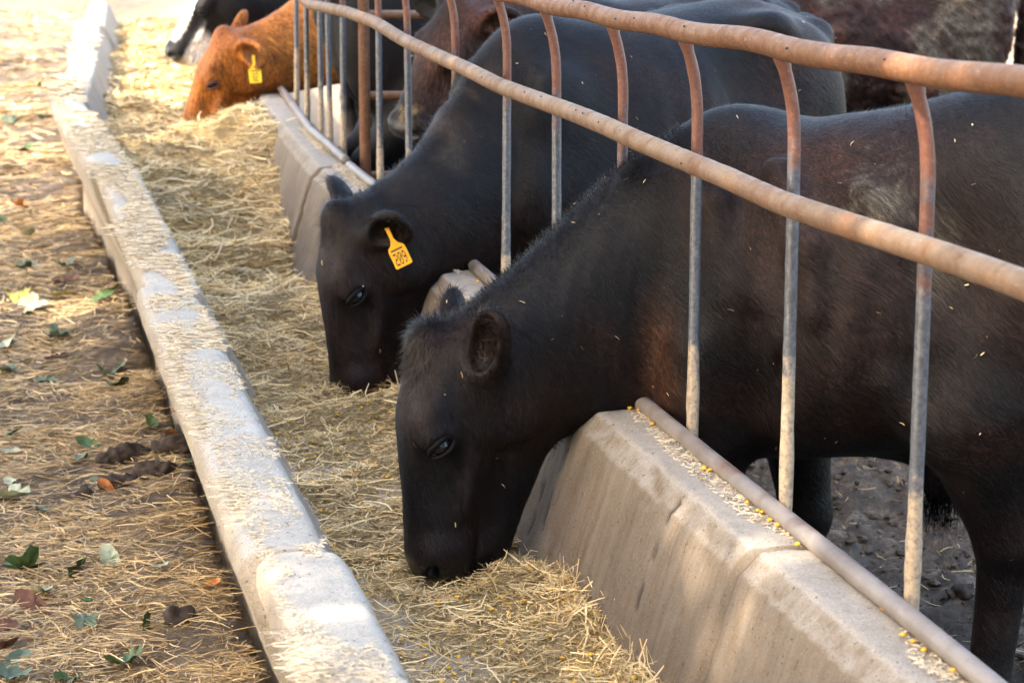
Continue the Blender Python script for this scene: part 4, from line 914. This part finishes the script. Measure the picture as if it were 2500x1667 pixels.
    if mane:
        # longer hair standing along the neck crest and on the poll
        crest = []
        dense = np.linspace(0.12, 1.0, 400)[:, None]; pc = (1 - dense) ** 3 * nb0 + 3 * (1 - dense) ** 2 * dense * c1 + 3 * (1 - dense) * dense ** 2 * c2 + dense ** 3 * nb3
        pw = pc @ B + O
        ctr = Wd[Q[:, 0]]; dmin = np.full(len(Q), 9.0)
        for q_ in pw[::10]: dmin = np.minimum(dmin, np.linalg.norm(ctr - q_, axis=1))
        nrm = Nw[Q[:, 0]]; hq = (Wd[Q[:, 0]] - (pl @ B + O)) @ (HR @ B).T
        head_zone = (hq[:, 0] > 0.02 * k1) & (hq[:, 0] < 0.5)
        wq = area * (dmin < 0.30) * np.clip((nrm[:, 2] - 0.45) * 2, 0, 1) * ~head_zone
        pol = area * (np.linalg.norm(hq - np.array([0.01, 0, 0.0]), axis=1) < 0.085) * 2.0
        wq = wq + pol
        fi = RNG.choice(len(Q), mane, p=wq / wq.sum()); P = Wd[Q[fi]].mean(1) + RNG.normal(0, res * 0.3, (mane, 3)); Nn = Nw[Q[fi, 0]]
        ispol = pol[fi] > 0
        T = np.where(ispol[:, None], hX @ B, -0.4 * f + np.array([0, 0, -0.2]) + lf * RNG.normal(0, 0.6, mane)[:, None]); T = T - Nn * (T * Nn).sum(1)[:, None]; T = unit_rows(T + RNG.normal(0, 0.3, T.shape))
        hair_object('mane', P, T, Nn, np.where(ispol, RNG.uniform(0.015, 0.03, mane), RNG.uniform(0.006, 0.017, mane)), np.where(ispol, 0.3, RNG.uniform(0.4, 1.1, mane)), Cc[Q[fi, 0]] * RNG.uniform(0.8, 2.2, mane)[:, None] + 0.002, 0.0008, root)
    if mane and res < 0.009:
        ne = 2600; cand = np.where((earhol[Q[:, 0]] > 0.02))[0]; fi = RNG.choice(cand, ne); P = Wd[Q[fi]].mean(1); Nn = Nw[Q[fi, 0]]
        de = np.array([(ear_pts[0][1] if np.linalg.norm(V[Q[k_, 0]] - ear_pts[0][0]) < np.linalg.norm(V[Q[k_, 0]] - ear_pts[-1][0]) else ear_pts[-1][1]) @ B for k_ in fi])
        T = de - Nn * (de * Nn).sum(1)[:, None]; T = unit_rows(T + RNG.normal(0, 0.45, T.shape))
        hair_object('ear_hair', P, T, Nn, RNG.uniform(0.012, 0.030, ne), RNG.uniform(0.3, 0.9, ne), np.tile(DKBROWN * 1.2, (ne, 1)) * RNG.uniform(0.4, 2.0, ne)[:, None], 0.0007, root)
    return dict(root=root, hp=lambda x, y, z: hp(x, y, z) @ B + O, HR=HR @ B, k=k1, ears=[(a @ B + O, d @ B, o @ B, w_ @ B, l_) for a, d, o, w_, l_ in ear_pts], B=B, O=O)
def unit_rows(a): return a / (np.linalg.norm(a, axis=1)[:, None] + 1e-12)
def hair_object(name, P, T, Nn, lenv, upr, colr, width, parent):
    n = len(P); sv = unit_rows(np.cross(T, Nn)); k = np.array([0, 0.5, 1.0])
    V = np.empty((n, 5, 3)); l = lenv[:, None]; u = upr[:, None]
    m1 = P + l * 0.5 * T + Nn * l * u * 0.5; m2 = P + l * T + Nn * l * u * (0.75) + sv * l * RNG.normal(0, 0.12, n)[:, None]
    h = width * 0.5; r0 = P - Nn * 0.002
    V[:, 0] = r0 - sv * h; V[:, 1] = r0 + sv * h; V[:, 2] = m1 - sv * h * 0.8; V[:, 3] = m1 + sv * h * 0.8; V[:, 4] = m2
    base = np.arange(n)[:, None] * 5
    loops = (np.array([0, 1, 3, 2, 2, 3, 4])[None] + base).ravel()
    st = (np.arange(n)[:, None] * 7 + np.array([0, 4])[None]).ravel()
    me = raw_mesh(name, V.reshape(-1, 3), loops, st, None)
    set_col(me, 'coat', np.repeat(colr, 5, axis=0))
    nn = unit_rows(Nn * 0.95 + T * RNG.normal(0.08, 0.14, n)[:, None] + sv * RNG.normal(0, 0.18, n)[:, None])
    set_vec(me, 'nrm', np.repeat(nn, 5, axis=0))
    o = link(name, me, M['hair'], parent); o['kind'] = 'stuff'; return o
GRP = 'cattle feeding at the bunk'
def sheath(G, X, s, hp, B):
    for (a, e, r) in (((-0.20, 0.20, 1.085), (-0.30, 0.262, 0.96), 0.030), ((-0.30, 0.262, 0.96), (-0.34, 0.285, 0.85), 0.020), ((-0.42, 0.220, 1.06), (-0.56, 0.25, 0.98), 0.022), ((0.17, 0.115, 0.98), (0.20, 0.15, 0.80), 0.030),
                      ((-0.52, 0.25, 0.72), (-0.62, 0.24, 0.60), 0.035), ((-0.05, 0.20, 1.02), (-0.13, 0.235, 0.80), 0.035)):       # loose folds of hide
        G.cone([X(a[0]), a[1] * s, a[2] * s], [X(e[0]), e[1] * s, e[2] * s], r, r * 0.8, 0.045)
    for sd in (1, -1):
        G.cone([X(-0.155), sd * 0.30 * s, 0.80 * s], [X(-0.13), sd * 0.285 * s, 0.56 * s], 0.025, 0.045, 0.08, cut=True)      # behind the arm
        G.cone([X(-0.03), sd * 0.215 * s, 0.74 * s], [X(-0.05), sd * 0.205 * s, 0.56 * s], 0.055 * s, 0.050 * s, 0.04)         # arm muscle
    G.ell([X(-0.64), 0.30 * s, 0.98 * s], np.array([0.06, 0.05, 0.10]) * s, k=0.10 * s, cut=True)
    G.ell([X(-0.58), 0, 0.535 * s], np.array([0.12, 0.035, 0.035]) * s, k=0.08)
    G.ell([X(-0.53), 0, 0.475 * s], np.array([0.035, 0.028, 0.045]) * s, k=0.05)
cowA = build_cow('black_calf', 'black calf nearest the camera, head down in the trough, no ear tag', 'calf', (0.45, 4.82), (-0.883, 0.469), 1.01,
    poll=(-0.208, 4.65, 0.768), hx=(-0.02, -0.09, -1.0), hz=(-0.97, -0.25, 0.04), L=0.478, xs=0.83, res=0.0062,
    ears=[dict(side=1, dir=(0.12, -0.45, 0.88), open=(-0.62, -0.75, -0.1), len=0.15, w=0.045, base=(0.075, 0.085, -0.115)), dict(side=-1, dir=(0.05, 0.55, 0.75), open=(-0.7, 0.5, 0.2), len=0.14, w=0.045, base=(0.06, 0.08, -0.09))],
    spots=[((-0.235, 4.565, 0.335), (0.035, 0.05, 0.025), (0.05, 0.038, 0.02), 0.6), ((0.285, 4.62, 0.72), (0.05, 0.12, 0.15), RUST, 0.9), ((0.50, 4.52, 0.98), (0.10, 0.2, 0.16), RUST * 0.6, 0.6), ((0.58, 4.5, 1.14), (0.10, 0.2, 0.05), RUST * 0.9, 0.7), ((0.36, 4.6, 1.02), (0.05, 0.2, 0.1), RUST * 0.5, 0.6), ((0.6, 4.5, 1.1), (0.3, 0.3, 0.16), DKBROWN * 1.5, 0.55), ((-0.2, 4.55, 0.68), (0.06, 0.1, 0.12), DKBROWN, 0.7),
           ((0.67, 4.40, 1.07), (0.045, 0.12, 0.075), (0.085, 0.074, 0.056), 0.65), ((0.78, 4.34, 0.98), (0.05, 0.12, 0.10), (0.078, 0.068, 0.05), 0.6), ((0.60, 4.5, 0.50), (0.05, 0.15, 0.03), (0.10, 0.085, 0.065), 0.6)],
    tint_amt=0.62, hd=1.18, hair=190000, hair_len=0.0125, mane=14000, group=GRP, extra=sheath, leg_shift=(0.0, -0.09, 0.16, -0.02), neck_bow=-0.02, rump=0.085, hooks=False)
cowB = build_cow('black_calf', 'second black calf with a bright yellow tag in its near ear, eating', 'calf', (0.06, 6.64), (-0.766, -0.643), 1.065,
    poll=(-0.50, 6.24, 0.775), hx=(0.05, -0.04, -1.0), hz=(-0.93, -0.36, -0.05), L=0.50, xs=0.93, res=0.008,
    ears=[dict(side=1, dir=(0.50, -0.60, 0.25), open=(-0.45, -0.75, -0.55), len=0.14, w=0.055, base=(0.06, 0.085, -0.09)), dict(side=-1, dir=(-0.25, 0.75, 0.45), open=(-0.6, -0.2, -0.6), len=0.14)],
    spots=[((-0.5, 6.2, 0.68), (0.10, 0.12, 0.16), DKBROWN, 0.8), ((0.75, 7.1, 1.15), (0.25, 0.2, 0.16), (0.05, 0.025, 0.016), 0.7)],
    tint_amt=0.62, hd=1.14, hair=80000, hair_len=0.014, mane=5000, group=GRP, neck_bow=-0.14, neck_mix=0.1, neck_thin=0.93)
ORANGE = np.array([0.33, 0.112, 0.016]); ORANGE_D = np.array([0.15, 0.042, 0.009])
cowC = build_cow('orange_cow', 'orange-brown cow with lemon ear tag, muzzle in heaped straw', 'cow', (-0.55, 11.55), (-0.93, -0.36), 1.1,
    poll=(-1.345, 11.02, 0.905), hx=(-0.36, -0.05, -0.93), hz=(-0.90, -0.30, 0.36), L=0.54, hd=1.08, xs=1.0, res=0.011,
    ears=[dict(side=1, dir=(0.62, -0.65, -0.25), open=(-0.45, -0.75, -0.2), len=0.17, w=0.06), dict(side=-1, dir=(0.3, 0.6, 0.6), open=(-0.7, 0.2, 0.3), len=0.15)],
    base=ORANGE, tint=ORANGE_D, tint_amt=0.7, hair=9000, hair_len=0.02, lid='lid_red', group=GRP)
def white_face(Cc, h, Wd):
    w1 = np.clip((h[:, 2] + 0.03) / 0.02, 0, 1) * np.clip((h[:, 0] + 0.02) / 0.03, 0, 1) * np.clip((0.40 - h[:, 0]) / 0.03, 0, 1) * (np.abs(h[:, 1]) < 0.055)
    w2 = np.clip((-0.075 - h[:, 2]) / 0.02, 0, 1) * np.clip((h[:, 0] - 0.26) / 0.05, 0, 1) * (h[:, 0] < 0.6)
    w_ = np.clip(np.maximum(w1, w2), 0, 1)[:, None] * (np.linalg.norm(h - np.array([0.2, 0, -0.1]), axis=1) < 0.5)[:, None]
    return Cc * (1 - w_) + np.array([0.62, 0.58, 0.53]) * w_
cowD = build_cow('white_faced_cow', 'black cow with white blaze and white lower jaw behind the orange cow', 'cow', (-0.85, 13.1), (-0.95, -0.3), 1.1,
    poll=(-1.53, 12.62, 1.10), hx=(-0.55, -0.12, -0.82), hz=(-0.80, -0.30, 0.55), L=0.52, xs=1.0, res=0.012,
    ears=[dict(side=1, dir=(0.5, -0.8, 0.1), open=(-0.6, -0.5, -0.3)), dict(side=-1, dir=(0.3, 0.8, 0.3), open=(-0.7, 0.2, 0.3))], tint_amt=0.15, face_col=white_face, group=GRP)
cowE = build_cow('brown_calf', 'brown-faced calf with feed-crusted muzzle behind the rods', 'calf', (0.22, 8.33), (-0.73, -0.68), 1.02,
    poll=(-0.20, 8.02, 1.215), hx=(-0.40, -0.20, -0.88), hz=(-0.62, -0.66, 0.43), L=0.475, xs=0.95, res=0.009,
    ears=[dict(side=1, dir=(0.75, -0.6, 0.1), open=(-0.4, -0.6, -0.4)), dict(side=-1, dir=(-0.75, 0.55, 0.35), open=(-0.3, -0.85, -0.25), len=0.15)],
    spots=[((-0.23, 7.96, 1.02), (0.14, 0.2, 0.2), (0.062, 0.027, 0.017), 0.95), ((-0.08, 8.0, 1.18), (0.14, 0.2, 0.12), (0.072, 0.029, 0.018), 0.9), ((-0.365, 7.90, 0.84), (0.05, 0.07, 0.055), (0.16, 0.115, 0.05), 0.85)],
    hair=16000, hair_len=0.026, mane=3000, neck_up=0.4, neck_mix=1.0, group=GRP)
cowF = build_cow('black_cow', 'black cow standing side-on behind the brown pipe panel', 'cow', (0.42, 9.95), (0.98, 0.2), 1.1,
    poll=(0.95, 10.2, 1.25), hx=(0.6, 0.1, -0.8), hz=(0.8, 0.1, 0.6), L=0.5, xs=1.0, res=0.014,
    ears=[dict(side=1, dir=(-0.2, 0.95, 0.1), open=(0.6, 0.4, -0.3)), dict(side=-1, dir=(-0.1, -0.95, 0.1), open=(0.6, -0.4, -0.3))], tint_amt=0.2, neck_up=0.5, neck_mix=1.0, tail=False, group='cattle standing in the pen')
cowG = build_cow('muddy_brown_cow', 'dark reddish cow with mud-caked shaggy hide behind the calves', 'cow', (0.80, 9.72), (-0.985, -0.17), 1.16,
    poll=(0.15, 9.65, 1.30), hx=(-0.6, -0.1, -0.8), hz=(-0.8, -0.1, 0.6), L=0.52, xs=0.97, res=0.012,
    ears=[dict(side=1, dir=(0.1, -0.95, 0.1), open=(-0.6, -0.4, -0.3)), dict(side=-1, dir=(0.1, 0.95, 0.1), open=(-0.6, 0.4, -0.3))],
    base=np.array([0.022, 0.009, 0.007]), tint=np.array([0.045, 0.017, 0.011]), tint_amt=0.9, hair=34000, hair_len=0.045, mud=0.8, neck_up=0.4, neck_mix=1.0, group='cattle standing in the pen')

# ------------------------------------------------------------------ ear tags
DIG = {'2': ['11110', '00001', '00001', '01110', '10000', '10000', '11111'], '0': ['01110', '10001', '10011', '10101', '11001', '10001', '01110'],
       '9': ['01110', '10001', '10001', '01111', '00001', '00010', '01100'],
       '8': ['01110', '10001', '10001', '01110', '10001', '10001', '01110']}
def ear_tag(cw, ear, root_off, down, facing, size, mat, digits):
    b0, d, o, wv, L = cw['ears'][ear]; p = b0 + d * L * root_off[0] + o * root_off[1] + wv * root_off[2]
    dn = unit(down); fc = unit(np.asarray(facing) - dn * (np.asarray(facing) @ dn)); sd = np.cross(fc, dn)
    out = [(-0.11, 0), (-0.10, 0.30), (-0.22, 0.42), (-0.46, 0.50), (-0.5, 0.56), (-0.5, 0.96), (-0.46, 1.0), (0.46, 1.0), (0.5, 0.96), (0.5, 0.56), (0.46, 0.50), (0.22, 0.42), (0.10, 0.30), (0.11, 0)]
    wd, hh_ = size; th = 0.0016
    F_ = [p + sd * a * wd + dn * b * hh_ + fc * th for a, b in out]; Bk = [p + sd * a * wd + dn * b * hh_ - fc * th for a, b in out]
    n = len(out); loops = list(range(n)) + list(range(2 * n - 1, n - 1, -1)); st = [0, n]
    for i in range(n): st.append(len(loops)); j = (i + 1) % n; loops += [i, n + i, n + j, j]
    t = link('ear_tag', raw_mesh('ear_tag', F_ + Bk, loops, st, None, smooth=False), M[mat], cw['root'])
    V = []; Fq = []
    cw_ = 0.22; x0 = -0.5 * len(digits) * cw_ * 1.12 + 0.02
    for k, ch in enumerate(digits):
        for r_, row in enumerate(DIG[ch]):
            for c_, bit in enumerate(row):
                if bit == '1':
                    a0 = x0 + k * cw_ * 1.15 + c_ * cw_ / 5.2; b0_ = 0.64 + r_ * 0.30 / 7
                    for (aa, bb) in ((0, 0), (cw_ / 5.0, 0), (cw_ / 5.0, 0.30 / 6.8), (0, 0.30 / 6.8)):
                        V.append(p + sd * (a0 + aa) * wd + dn * (b0_ + bb) * hh_ + fc * (th + 0.0006))
                    Fq.append([len(V) - 4, len(V) - 3, len(V) - 2, len(V) - 1])
    for (aa, bb) in ((-0.36, 0.545), (0.36, 0.545), (0.36, 0.585), (-0.36, 0.585)): V.append(p + sd * aa * wd + dn * bb * hh_ + fc * (th + 0.0006))
    Fq.append([len(V) - 4, len(V) - 3, len(V) - 2, len(V) - 1])
    link('printed_number', quad_mesh('printed_number', np.array(V), Fq, smooth=False), M['ink'], t)
ear_tag(cowB, 0, (0.55, 0.004, -0.01), (0.42, -0.15, -0.88), (-0.45, -0.9, 0.0), (0.052, 0.108), 'tag', '209')
ear_tag(cowC, 0, (0.62, 0.004, 0.0), (0.08, -0.05, -1.0), (-0.2, -1.0, 0.1), (0.058, 0.125), 'tag_lemon', '82')
# tuft under the nearest calf
n = 420; B_, O_ = cowA['B'], cowA['O']
c = np.array([-0.53 * 0.83, 0, 0.455]); P = np.tile(c, (n, 1)) + RNG.normal(0, 1, (n, 3)) * np.array([0.022, 0.018, 0.012]); P = P @ B_ + O_
T = unit_rows(np.tile(np.array([0, 0, -1.0]), (n, 1)) + RNG.normal(0, 0.22, (n, 3))); Nn = unit_rows(np.cross(T, RNG.normal(0, 1, (n, 3))))
hair_object('belly_tuft', P, T, Nn, RNG.uniform(0.04, 0.11, n), np.full(n, 0.1), np.tile(BLACK * 1.2, (n, 1)), 0.0012, cowA['root'])

# bits of feed stuck to the hides
def flecks(cw, n, zlo):
    bo = [o for o in cw['root'].children if o.name.startswith('body')][0]; me = bo.data; m = len(me.vertices)
    P = np.empty(m * 3, np.float32); me.vertices.foreach_get('co', P); P = P.reshape(-1, 3); N = np.empty(m * 3, np.float32); me.vertices.foreach_get('normal', N); N = N.reshape(-1, 3)
    ok = np.where((((np.array([0, 0, 1.7]) - P) * N).sum(1) > 0) & (P[:, 2] > zlo) & (P[:, 0] / P[:, 1] < 0.24))[0]; k = RNG.choice(ok, n)
    Tn = unit_rows(np.cross(N[k], RNG.normal(0, 1, (n, 3))))
    me2 = strand_mesh('straw_flecks', P[k] + N[k] * 0.005, Tn, RNG.uniform(0.003, 0.014, n), RNG.uniform(0.0012, 0.0028, n), straw_tint(n, (6, 2, 1, 0)) * 0.8)
    o = link('straw_flecks', me2, M['strand'], cw['root']); o['kind'] = 'stuff'
flecks(cowA, 70, 0.35); flecks(cowB, 70, 0.35); flecks(cowE, 25, 0.7)
# ------------------------------------------------------------------ fallen leaves on the alley
CP, SPh = math.cos(rad(11.5)), math.sin(rad(11.5))
def ground_at(px, py, z=0.11):
    """place in the alley that photo coordinates (2352 wide) fall on"""
    k = 2500 / 2352; u = (px * k - 1250) / 5902.0; v = -(py * k - 833.5) / 5902.0
    r = np.array([u, CP + v * SPh, -SPh + v * CP]); t = (z - 1.7) / r[2]; return r * t + np.array([0, 0, 1.7])
def leaf_mesh(kind, seed):
    rg = np.random.default_rng(seed)
    if kind == 'lobed':
        ang = np.linspace(0, 2 * math.pi, 30, endpoint=False)
        rr = 0.55 + 0.34 * np.abs(np.cos(2.5 * ang)) ** 0.7 + rg.normal(0, 0.05, 30); rr *= np.where(np.abs(ang - math.pi) < 0.4, 0.6, 1)
    else:
        ang = np.linspace(0, 2 * math.pi, 22, endpoint=False); rr = 1.0 / np.sqrt((np.cos(ang)) ** 2 + (np.sin(ang) / 0.48) ** 2) * (1 + rg.normal(0, 0.04, 22))
    o = np.stack([rr * np.cos(ang), rr * np.sin(ang)], -1) * 0.5; i = o * 0.5; P = np.concatenate([o, i, [[0, 0]]])
    cu, cw_ = rg.uniform(0.6, 1.7), rg.uniform(-1.2, 1.4)
    z = cu * P[:, 1] ** 2 + cw_ * P[:, 0] ** 2 * 0.5 + rg.normal(0, 0.03, len(P)) + 0.25 * P[:, 0] * P[:, 1] * rg.normal()
    n = len(ang); V = np.concatenate([P, (z - z.min())[:, None]], 1); loops = []; st = []
    for a in range(n):
        b = (a + 1) % n; st.append(len(loops)); loops += [a, b, n + b, n + a]; st.append(len(loops)); loops += [n + a, n + b, 2 * n]
    me = raw_mesh('leaf_' + kind, V, loops, st, None)
    return me
LEAF = {}
def leaf(px, py, size, colour, kind, label, tilt=0.25, seed=0):
    key = (kind, colour, seed % 3)
    if key not in LEAF:
        LEAF[key] = leaf_mesh(kind, 500 + seed % 3 + (0 if kind == 'lobed' else 40)); LEAF[key].materials.append(M['leaf_' + colour])
    p = ground_at(px, py); o = bpy.data.objects.new('fallen_leaf', LEAF[key]); COL.objects.link(o)
    o.location = (p[0], p[1], float(ground_z(p[0], p[1])) + 0.008 + size * 0.02); o.scale = (size,) * 3
    o.rotation_euler = (RNG.normal(0, tilt), RNG.normal(0, tilt), RNG.uniform(0, 6.28))
    tag(o, label, 'leaf', 'fallen leaves on the alley straw')
GL = 'small green leaf among the fallen leaves on the straw'; PL = 'pale grey-green upturned leaf lying on the straw'; TL = 'dull blue-green leaf lying on the straw'
BL = 'dry brown leaf lying on the straw'; YL = 'yellowish leaf lying in the sunlit strip beside the wall'; TN = 'pinkish tan dry leaf lying on the straw'; OL = 'small orange leaf lying on the straw'
for k, a in enumerate([(55, 1300, 0.115, 'green', 'lobed', 'large ragged green lobed leaf at the left edge', 0.35), (187, 1305, 0.085, 'green', 'lobed', 'curled dark green lobed leaf left of a pale folded leaf', 0.6),
    (250, 1293, 0.09, 'pale', 'oval', 'pale folded leaf beside the curled dark green leaf', 0.4), (370, 1348, 0.06, 'pale', 'oval', PL), (205, 1038, 0.10, 'green', 'oval', 'broad dark green leaf left of the dung clods', 0.3),
    (190, 1060, 0.08, 'teal', 'oval', 'pale blue-green leaf under the broad dark green leaf', 0.2), (35, 1000, 0.075, 'green', 'oval', GL, 0.4), (22, 1036, 0.06, 'pale', 'oval', PL), (108, 868, 0.085, 'teal', 'oval', TL), (60, 610, 0.10, 'teal', 'lobed', 'blue-green leaf alone in the straw at mid left', 0.3),
    (18, 852, 0.10, 'teal', 'oval', TL), (255, 862, 0.12, 'green', 'lobed', 'dark green lobed leaf in the wall shadow', 0.4), (132, 782, 0.11, 'teal', 'lobed', TL), (15, 797, 0.12, 'pale', 'lobed', 'large whitish leaf at the left edge', 0.3),
    (157, 1558, 0.075, 'green', 'lobed', 'bright green pointed leaf cut by the bottom edge', 0.5), (290, 1532, 0.095, 'green', 'lobed', 'green lobed leaf near the bottom by the wall', 0.4), (330, 1462, 0.075, 'green', 'oval', 'narrow green leaf standing on edge in straw', 0.9),
    (203, 1388, 0.045, 'green', 'oval', GL), (75, 1386, 0.10, 'brown', 'oval', 'curled brown leaf at lower left beside a pale leaf', 0.4), (195, 1440, 0.07, 'teal', 'lobed', TL), (100, 1360, 0.085, 'pale', 'oval', PL), (38, 1515, 0.08, 'teal', 'oval', TL),
    (12, 1478, 0.085, 'brown', 'oval', 'dark red-brown leaf at the left edge near the bottom', 0.4), (14, 1440, 0.07, 'brown', 'oval', BL), (245, 1140, 0.085, 'orange', 'oval', 'orange-brown curled leaf below the dung clods', 0.5), (25, 1105, 0.06, 'pale', 'oval', PL), (30, 1140, 0.10, 'pale', 'lobed', PL), (95, 1165, 0.065, 'teal', 'oval', TL),
    (395, 1035, 0.055, 'orange', 'lobed', OL), (410, 990, 0.055, 'orange', 'lobed', OL), (46, 473, 0.10, 'orange', 'lobed', 'bright orange leaf far up the alley', 0.3), (150, 655, 0.12, 'brown', 'oval', BL), (35, 430, 0.12, 'tan', 'oval', TN),
    (128, 822, 0.10, 'tan', 'oval', TN), (45, 688, 0.11, 'yellow', 'lobed', YL), (78, 705, 0.12, 'pale', 'lobed', YL), (145, 686, 0.11, 'yellow', 'oval', YL), (255, 690, 0.10, 'yellow', 'oval', YL), (240, 715, 0.10, 'green', 'oval', GL),
    (150, 625, 0.10, 'teal', 'lobed', TL), (65, 545, 0.12, 'pale', 'oval', PL), (270, 900, 0.10, 'green', 'lobed', GL), (230, 1110, 0.06, 'teal', 'oval', TL), (490, 1395, 0.04, 'orange', 'oval', OL), (30, 275, 0.16, 'teal', 'lobed', TL), (105, 265, 0.14, 'green', 'oval', GL),
    (60, 345, 0.14, 'green', 'oval', GL), (80, 190, 0.18, 'yellow', 'lobed', 'yellow-green leaf on the bright far alley'), (5, 505, 0.10, 'green', 'oval', GL), (350, 1020, 0.07, 'green', 'oval', GL), (450, 1130, 0.06, 'teal', 'oval', TL), (20, 1560, 0.09, 'teal', 'lobed', TL)]):
    leaf(*a[:6], tilt=a[6] if len(a) > 6 else 0.25, seed=k)
# dung and mud clods by the wall
def clod(px, py, r, rot, label, seed, loc=None):
    G = SDF(np.array([-0.16, -0.16, -0.12]), np.array([0.16, 0.16, 0.12]), 0.007); R = np.array([[math.cos(rot), math.sin(rot), 0], [-math.sin(rot), math.cos(rot), 0], [0, 0, 1]])
    rg = np.random.default_rng(seed); G.ell([0, 0, 0], r, R, 0.01)
    for _ in range(9):
        dq = unit(rg.normal(0, 1, 3)); c = (dq * np.array(r) * 0.85) @ R; G.ell(c, np.full(3, min(r) * rg.uniform(0.3, 0.6)), None, 0.012, False)
    V, Q = G.mesh(); N, _ = vert_normals(V, Q); V = V + N * (0.009 * fbm(V * 55, 4, seed) + 0.006 * fbm(V * 22, 2, seed + 3))[:, None]
    p = ground_at(px, py, 0.13) if loc is None else np.array([loc[0], loc[1], 0]); p[2] = float(ground_z(p[0], p[1])) + r[2] * 0.45
    o = link('mud_clod', quad_mesh('mud_clod', V, Q), M['clod']); o.location = p; tag(o, label, 'clod', 'dark clods of mud and dung')
clod(290, 1052, (0.085, 0.030, 0.024), 0.5, 'long dark clod lying slantwise beside the left wall', 1)
clod(275, 1105, (0.062, 0.038, 0.022), 0.15, 'dark clod just below the long slanting one', 2)
clod(355, 1108, (0.058, 0.036, 0.024), -0.2, 'crumbly dark clod touching the left wall foot', 3)
clod(400, 1050, (0.060, 0.045, 0.025), 0.3, 'flat dark clod between wall and the long clod', 4)
clod(415, 1440, (0.040, 0.026, 0.022), 0.2, 'small dark clod near the bottom by the wall', 5)
clod(192, 1118, (0.024, 0.018, 0.016), 0.0, 'small round dark clod left of the others', 6)
clod(0, 0, (0.03, 0.027, 0.02), 0.0, 'round dark clod on the mud under the nearest calf', 7, loc=(1.02, 5.25))
clod(0, 0, (0.028, 0.02, 0.016), 0.8, 'dark clod on the mud near the hind leg', 8, loc=(1.16, 5.35))
# flies on the pipes
def fly(y, which, a):
    if which == 'neck': c = np.array([fx(y) - 0.034 * FN[0], y - 0.034 * FN[1], np.interp(y, yy, mz)]); r = 0.0205
    else: c = np.array([fx(y) - 0.035 * FN[0], y - 0.035 * FN[1], np.interp(y, yy, tz)]); r = 0.0212
    nrm = np.array([-FN[0] * math.cos(a), -FN[1] * math.cos(a), math.sin(a)])
    u = np.array([-0.217, 0.976, 0]); v = np.cross(nrm, u); th, ph2 = np.meshgrid(np.linspace(0, math.pi, 7), np.linspace(0, 2 * math.pi, 8, endpoint=False), indexing='ij')
    S = (np.cos(th)[..., None] * u * 0.0042 + (np.sin(th) * np.cos(ph2))[..., None] * v * 0.0022 + (np.sin(th) * np.sin(ph2))[..., None] * nrm * 0.002).reshape(-1, 3) + c + nrm * (r + 0.0012)
    a_ = np.arange(56).reshape(7, 8); b_ = np.roll(a_, -1, 1)
    tag(link('fly', quad_mesh('fly', S, np.stack([a_[:-1], a_[1:], b_[1:], b_[:-1]], -1).reshape(-1, 4)), M['fly']), 'tiny black fly sitting on the ' + ('lower' if which == 'neck' else 'top') + ' fence pipe', 'fly', 'flies on the ' + ('lower' if which == 'neck' else 'top') + ' pipe')
for y in (4.72, 4.88, 5.02, 5.08, 5.4, 5.55, 6.0, 4.3): fly(y, 'neck', RNG.uniform(0.1, 1.0))
for y in (3.35, 3.75, 4.3, 4.62, 4.75, 5.0, 5.12): fly(y, 'top', RNG.uniform(0.1, 1.2))

# labels of look-alikes: tell them apart by their order from the camera
ORD = ['nearest', 'second nearest', 'third nearest', 'fourth nearest', 'fifth nearest', 'sixth nearest', 'seventh nearest', 'eighth nearest', 'ninth nearest', 'tenth nearest', 'eleventh nearest', 'twelfth nearest', 'thirteenth nearest']
same = {}
for o in SC.objects:
    if o.parent is None and 'label' in o and o.get('category') in ('leaf', 'fly'): same.setdefault(o['label'], []).append(o)
for lab, obs in same.items():
    if len(obs) < 2: continue
    key = lambda o: (o.location[1] if o.get('category') == 'leaf' else o.data.vertices[0].co[1])
    for k, o in enumerate(sorted(obs, key=key)): o['label'] = lab + ', ' + ORD[k] + ' of its kind'
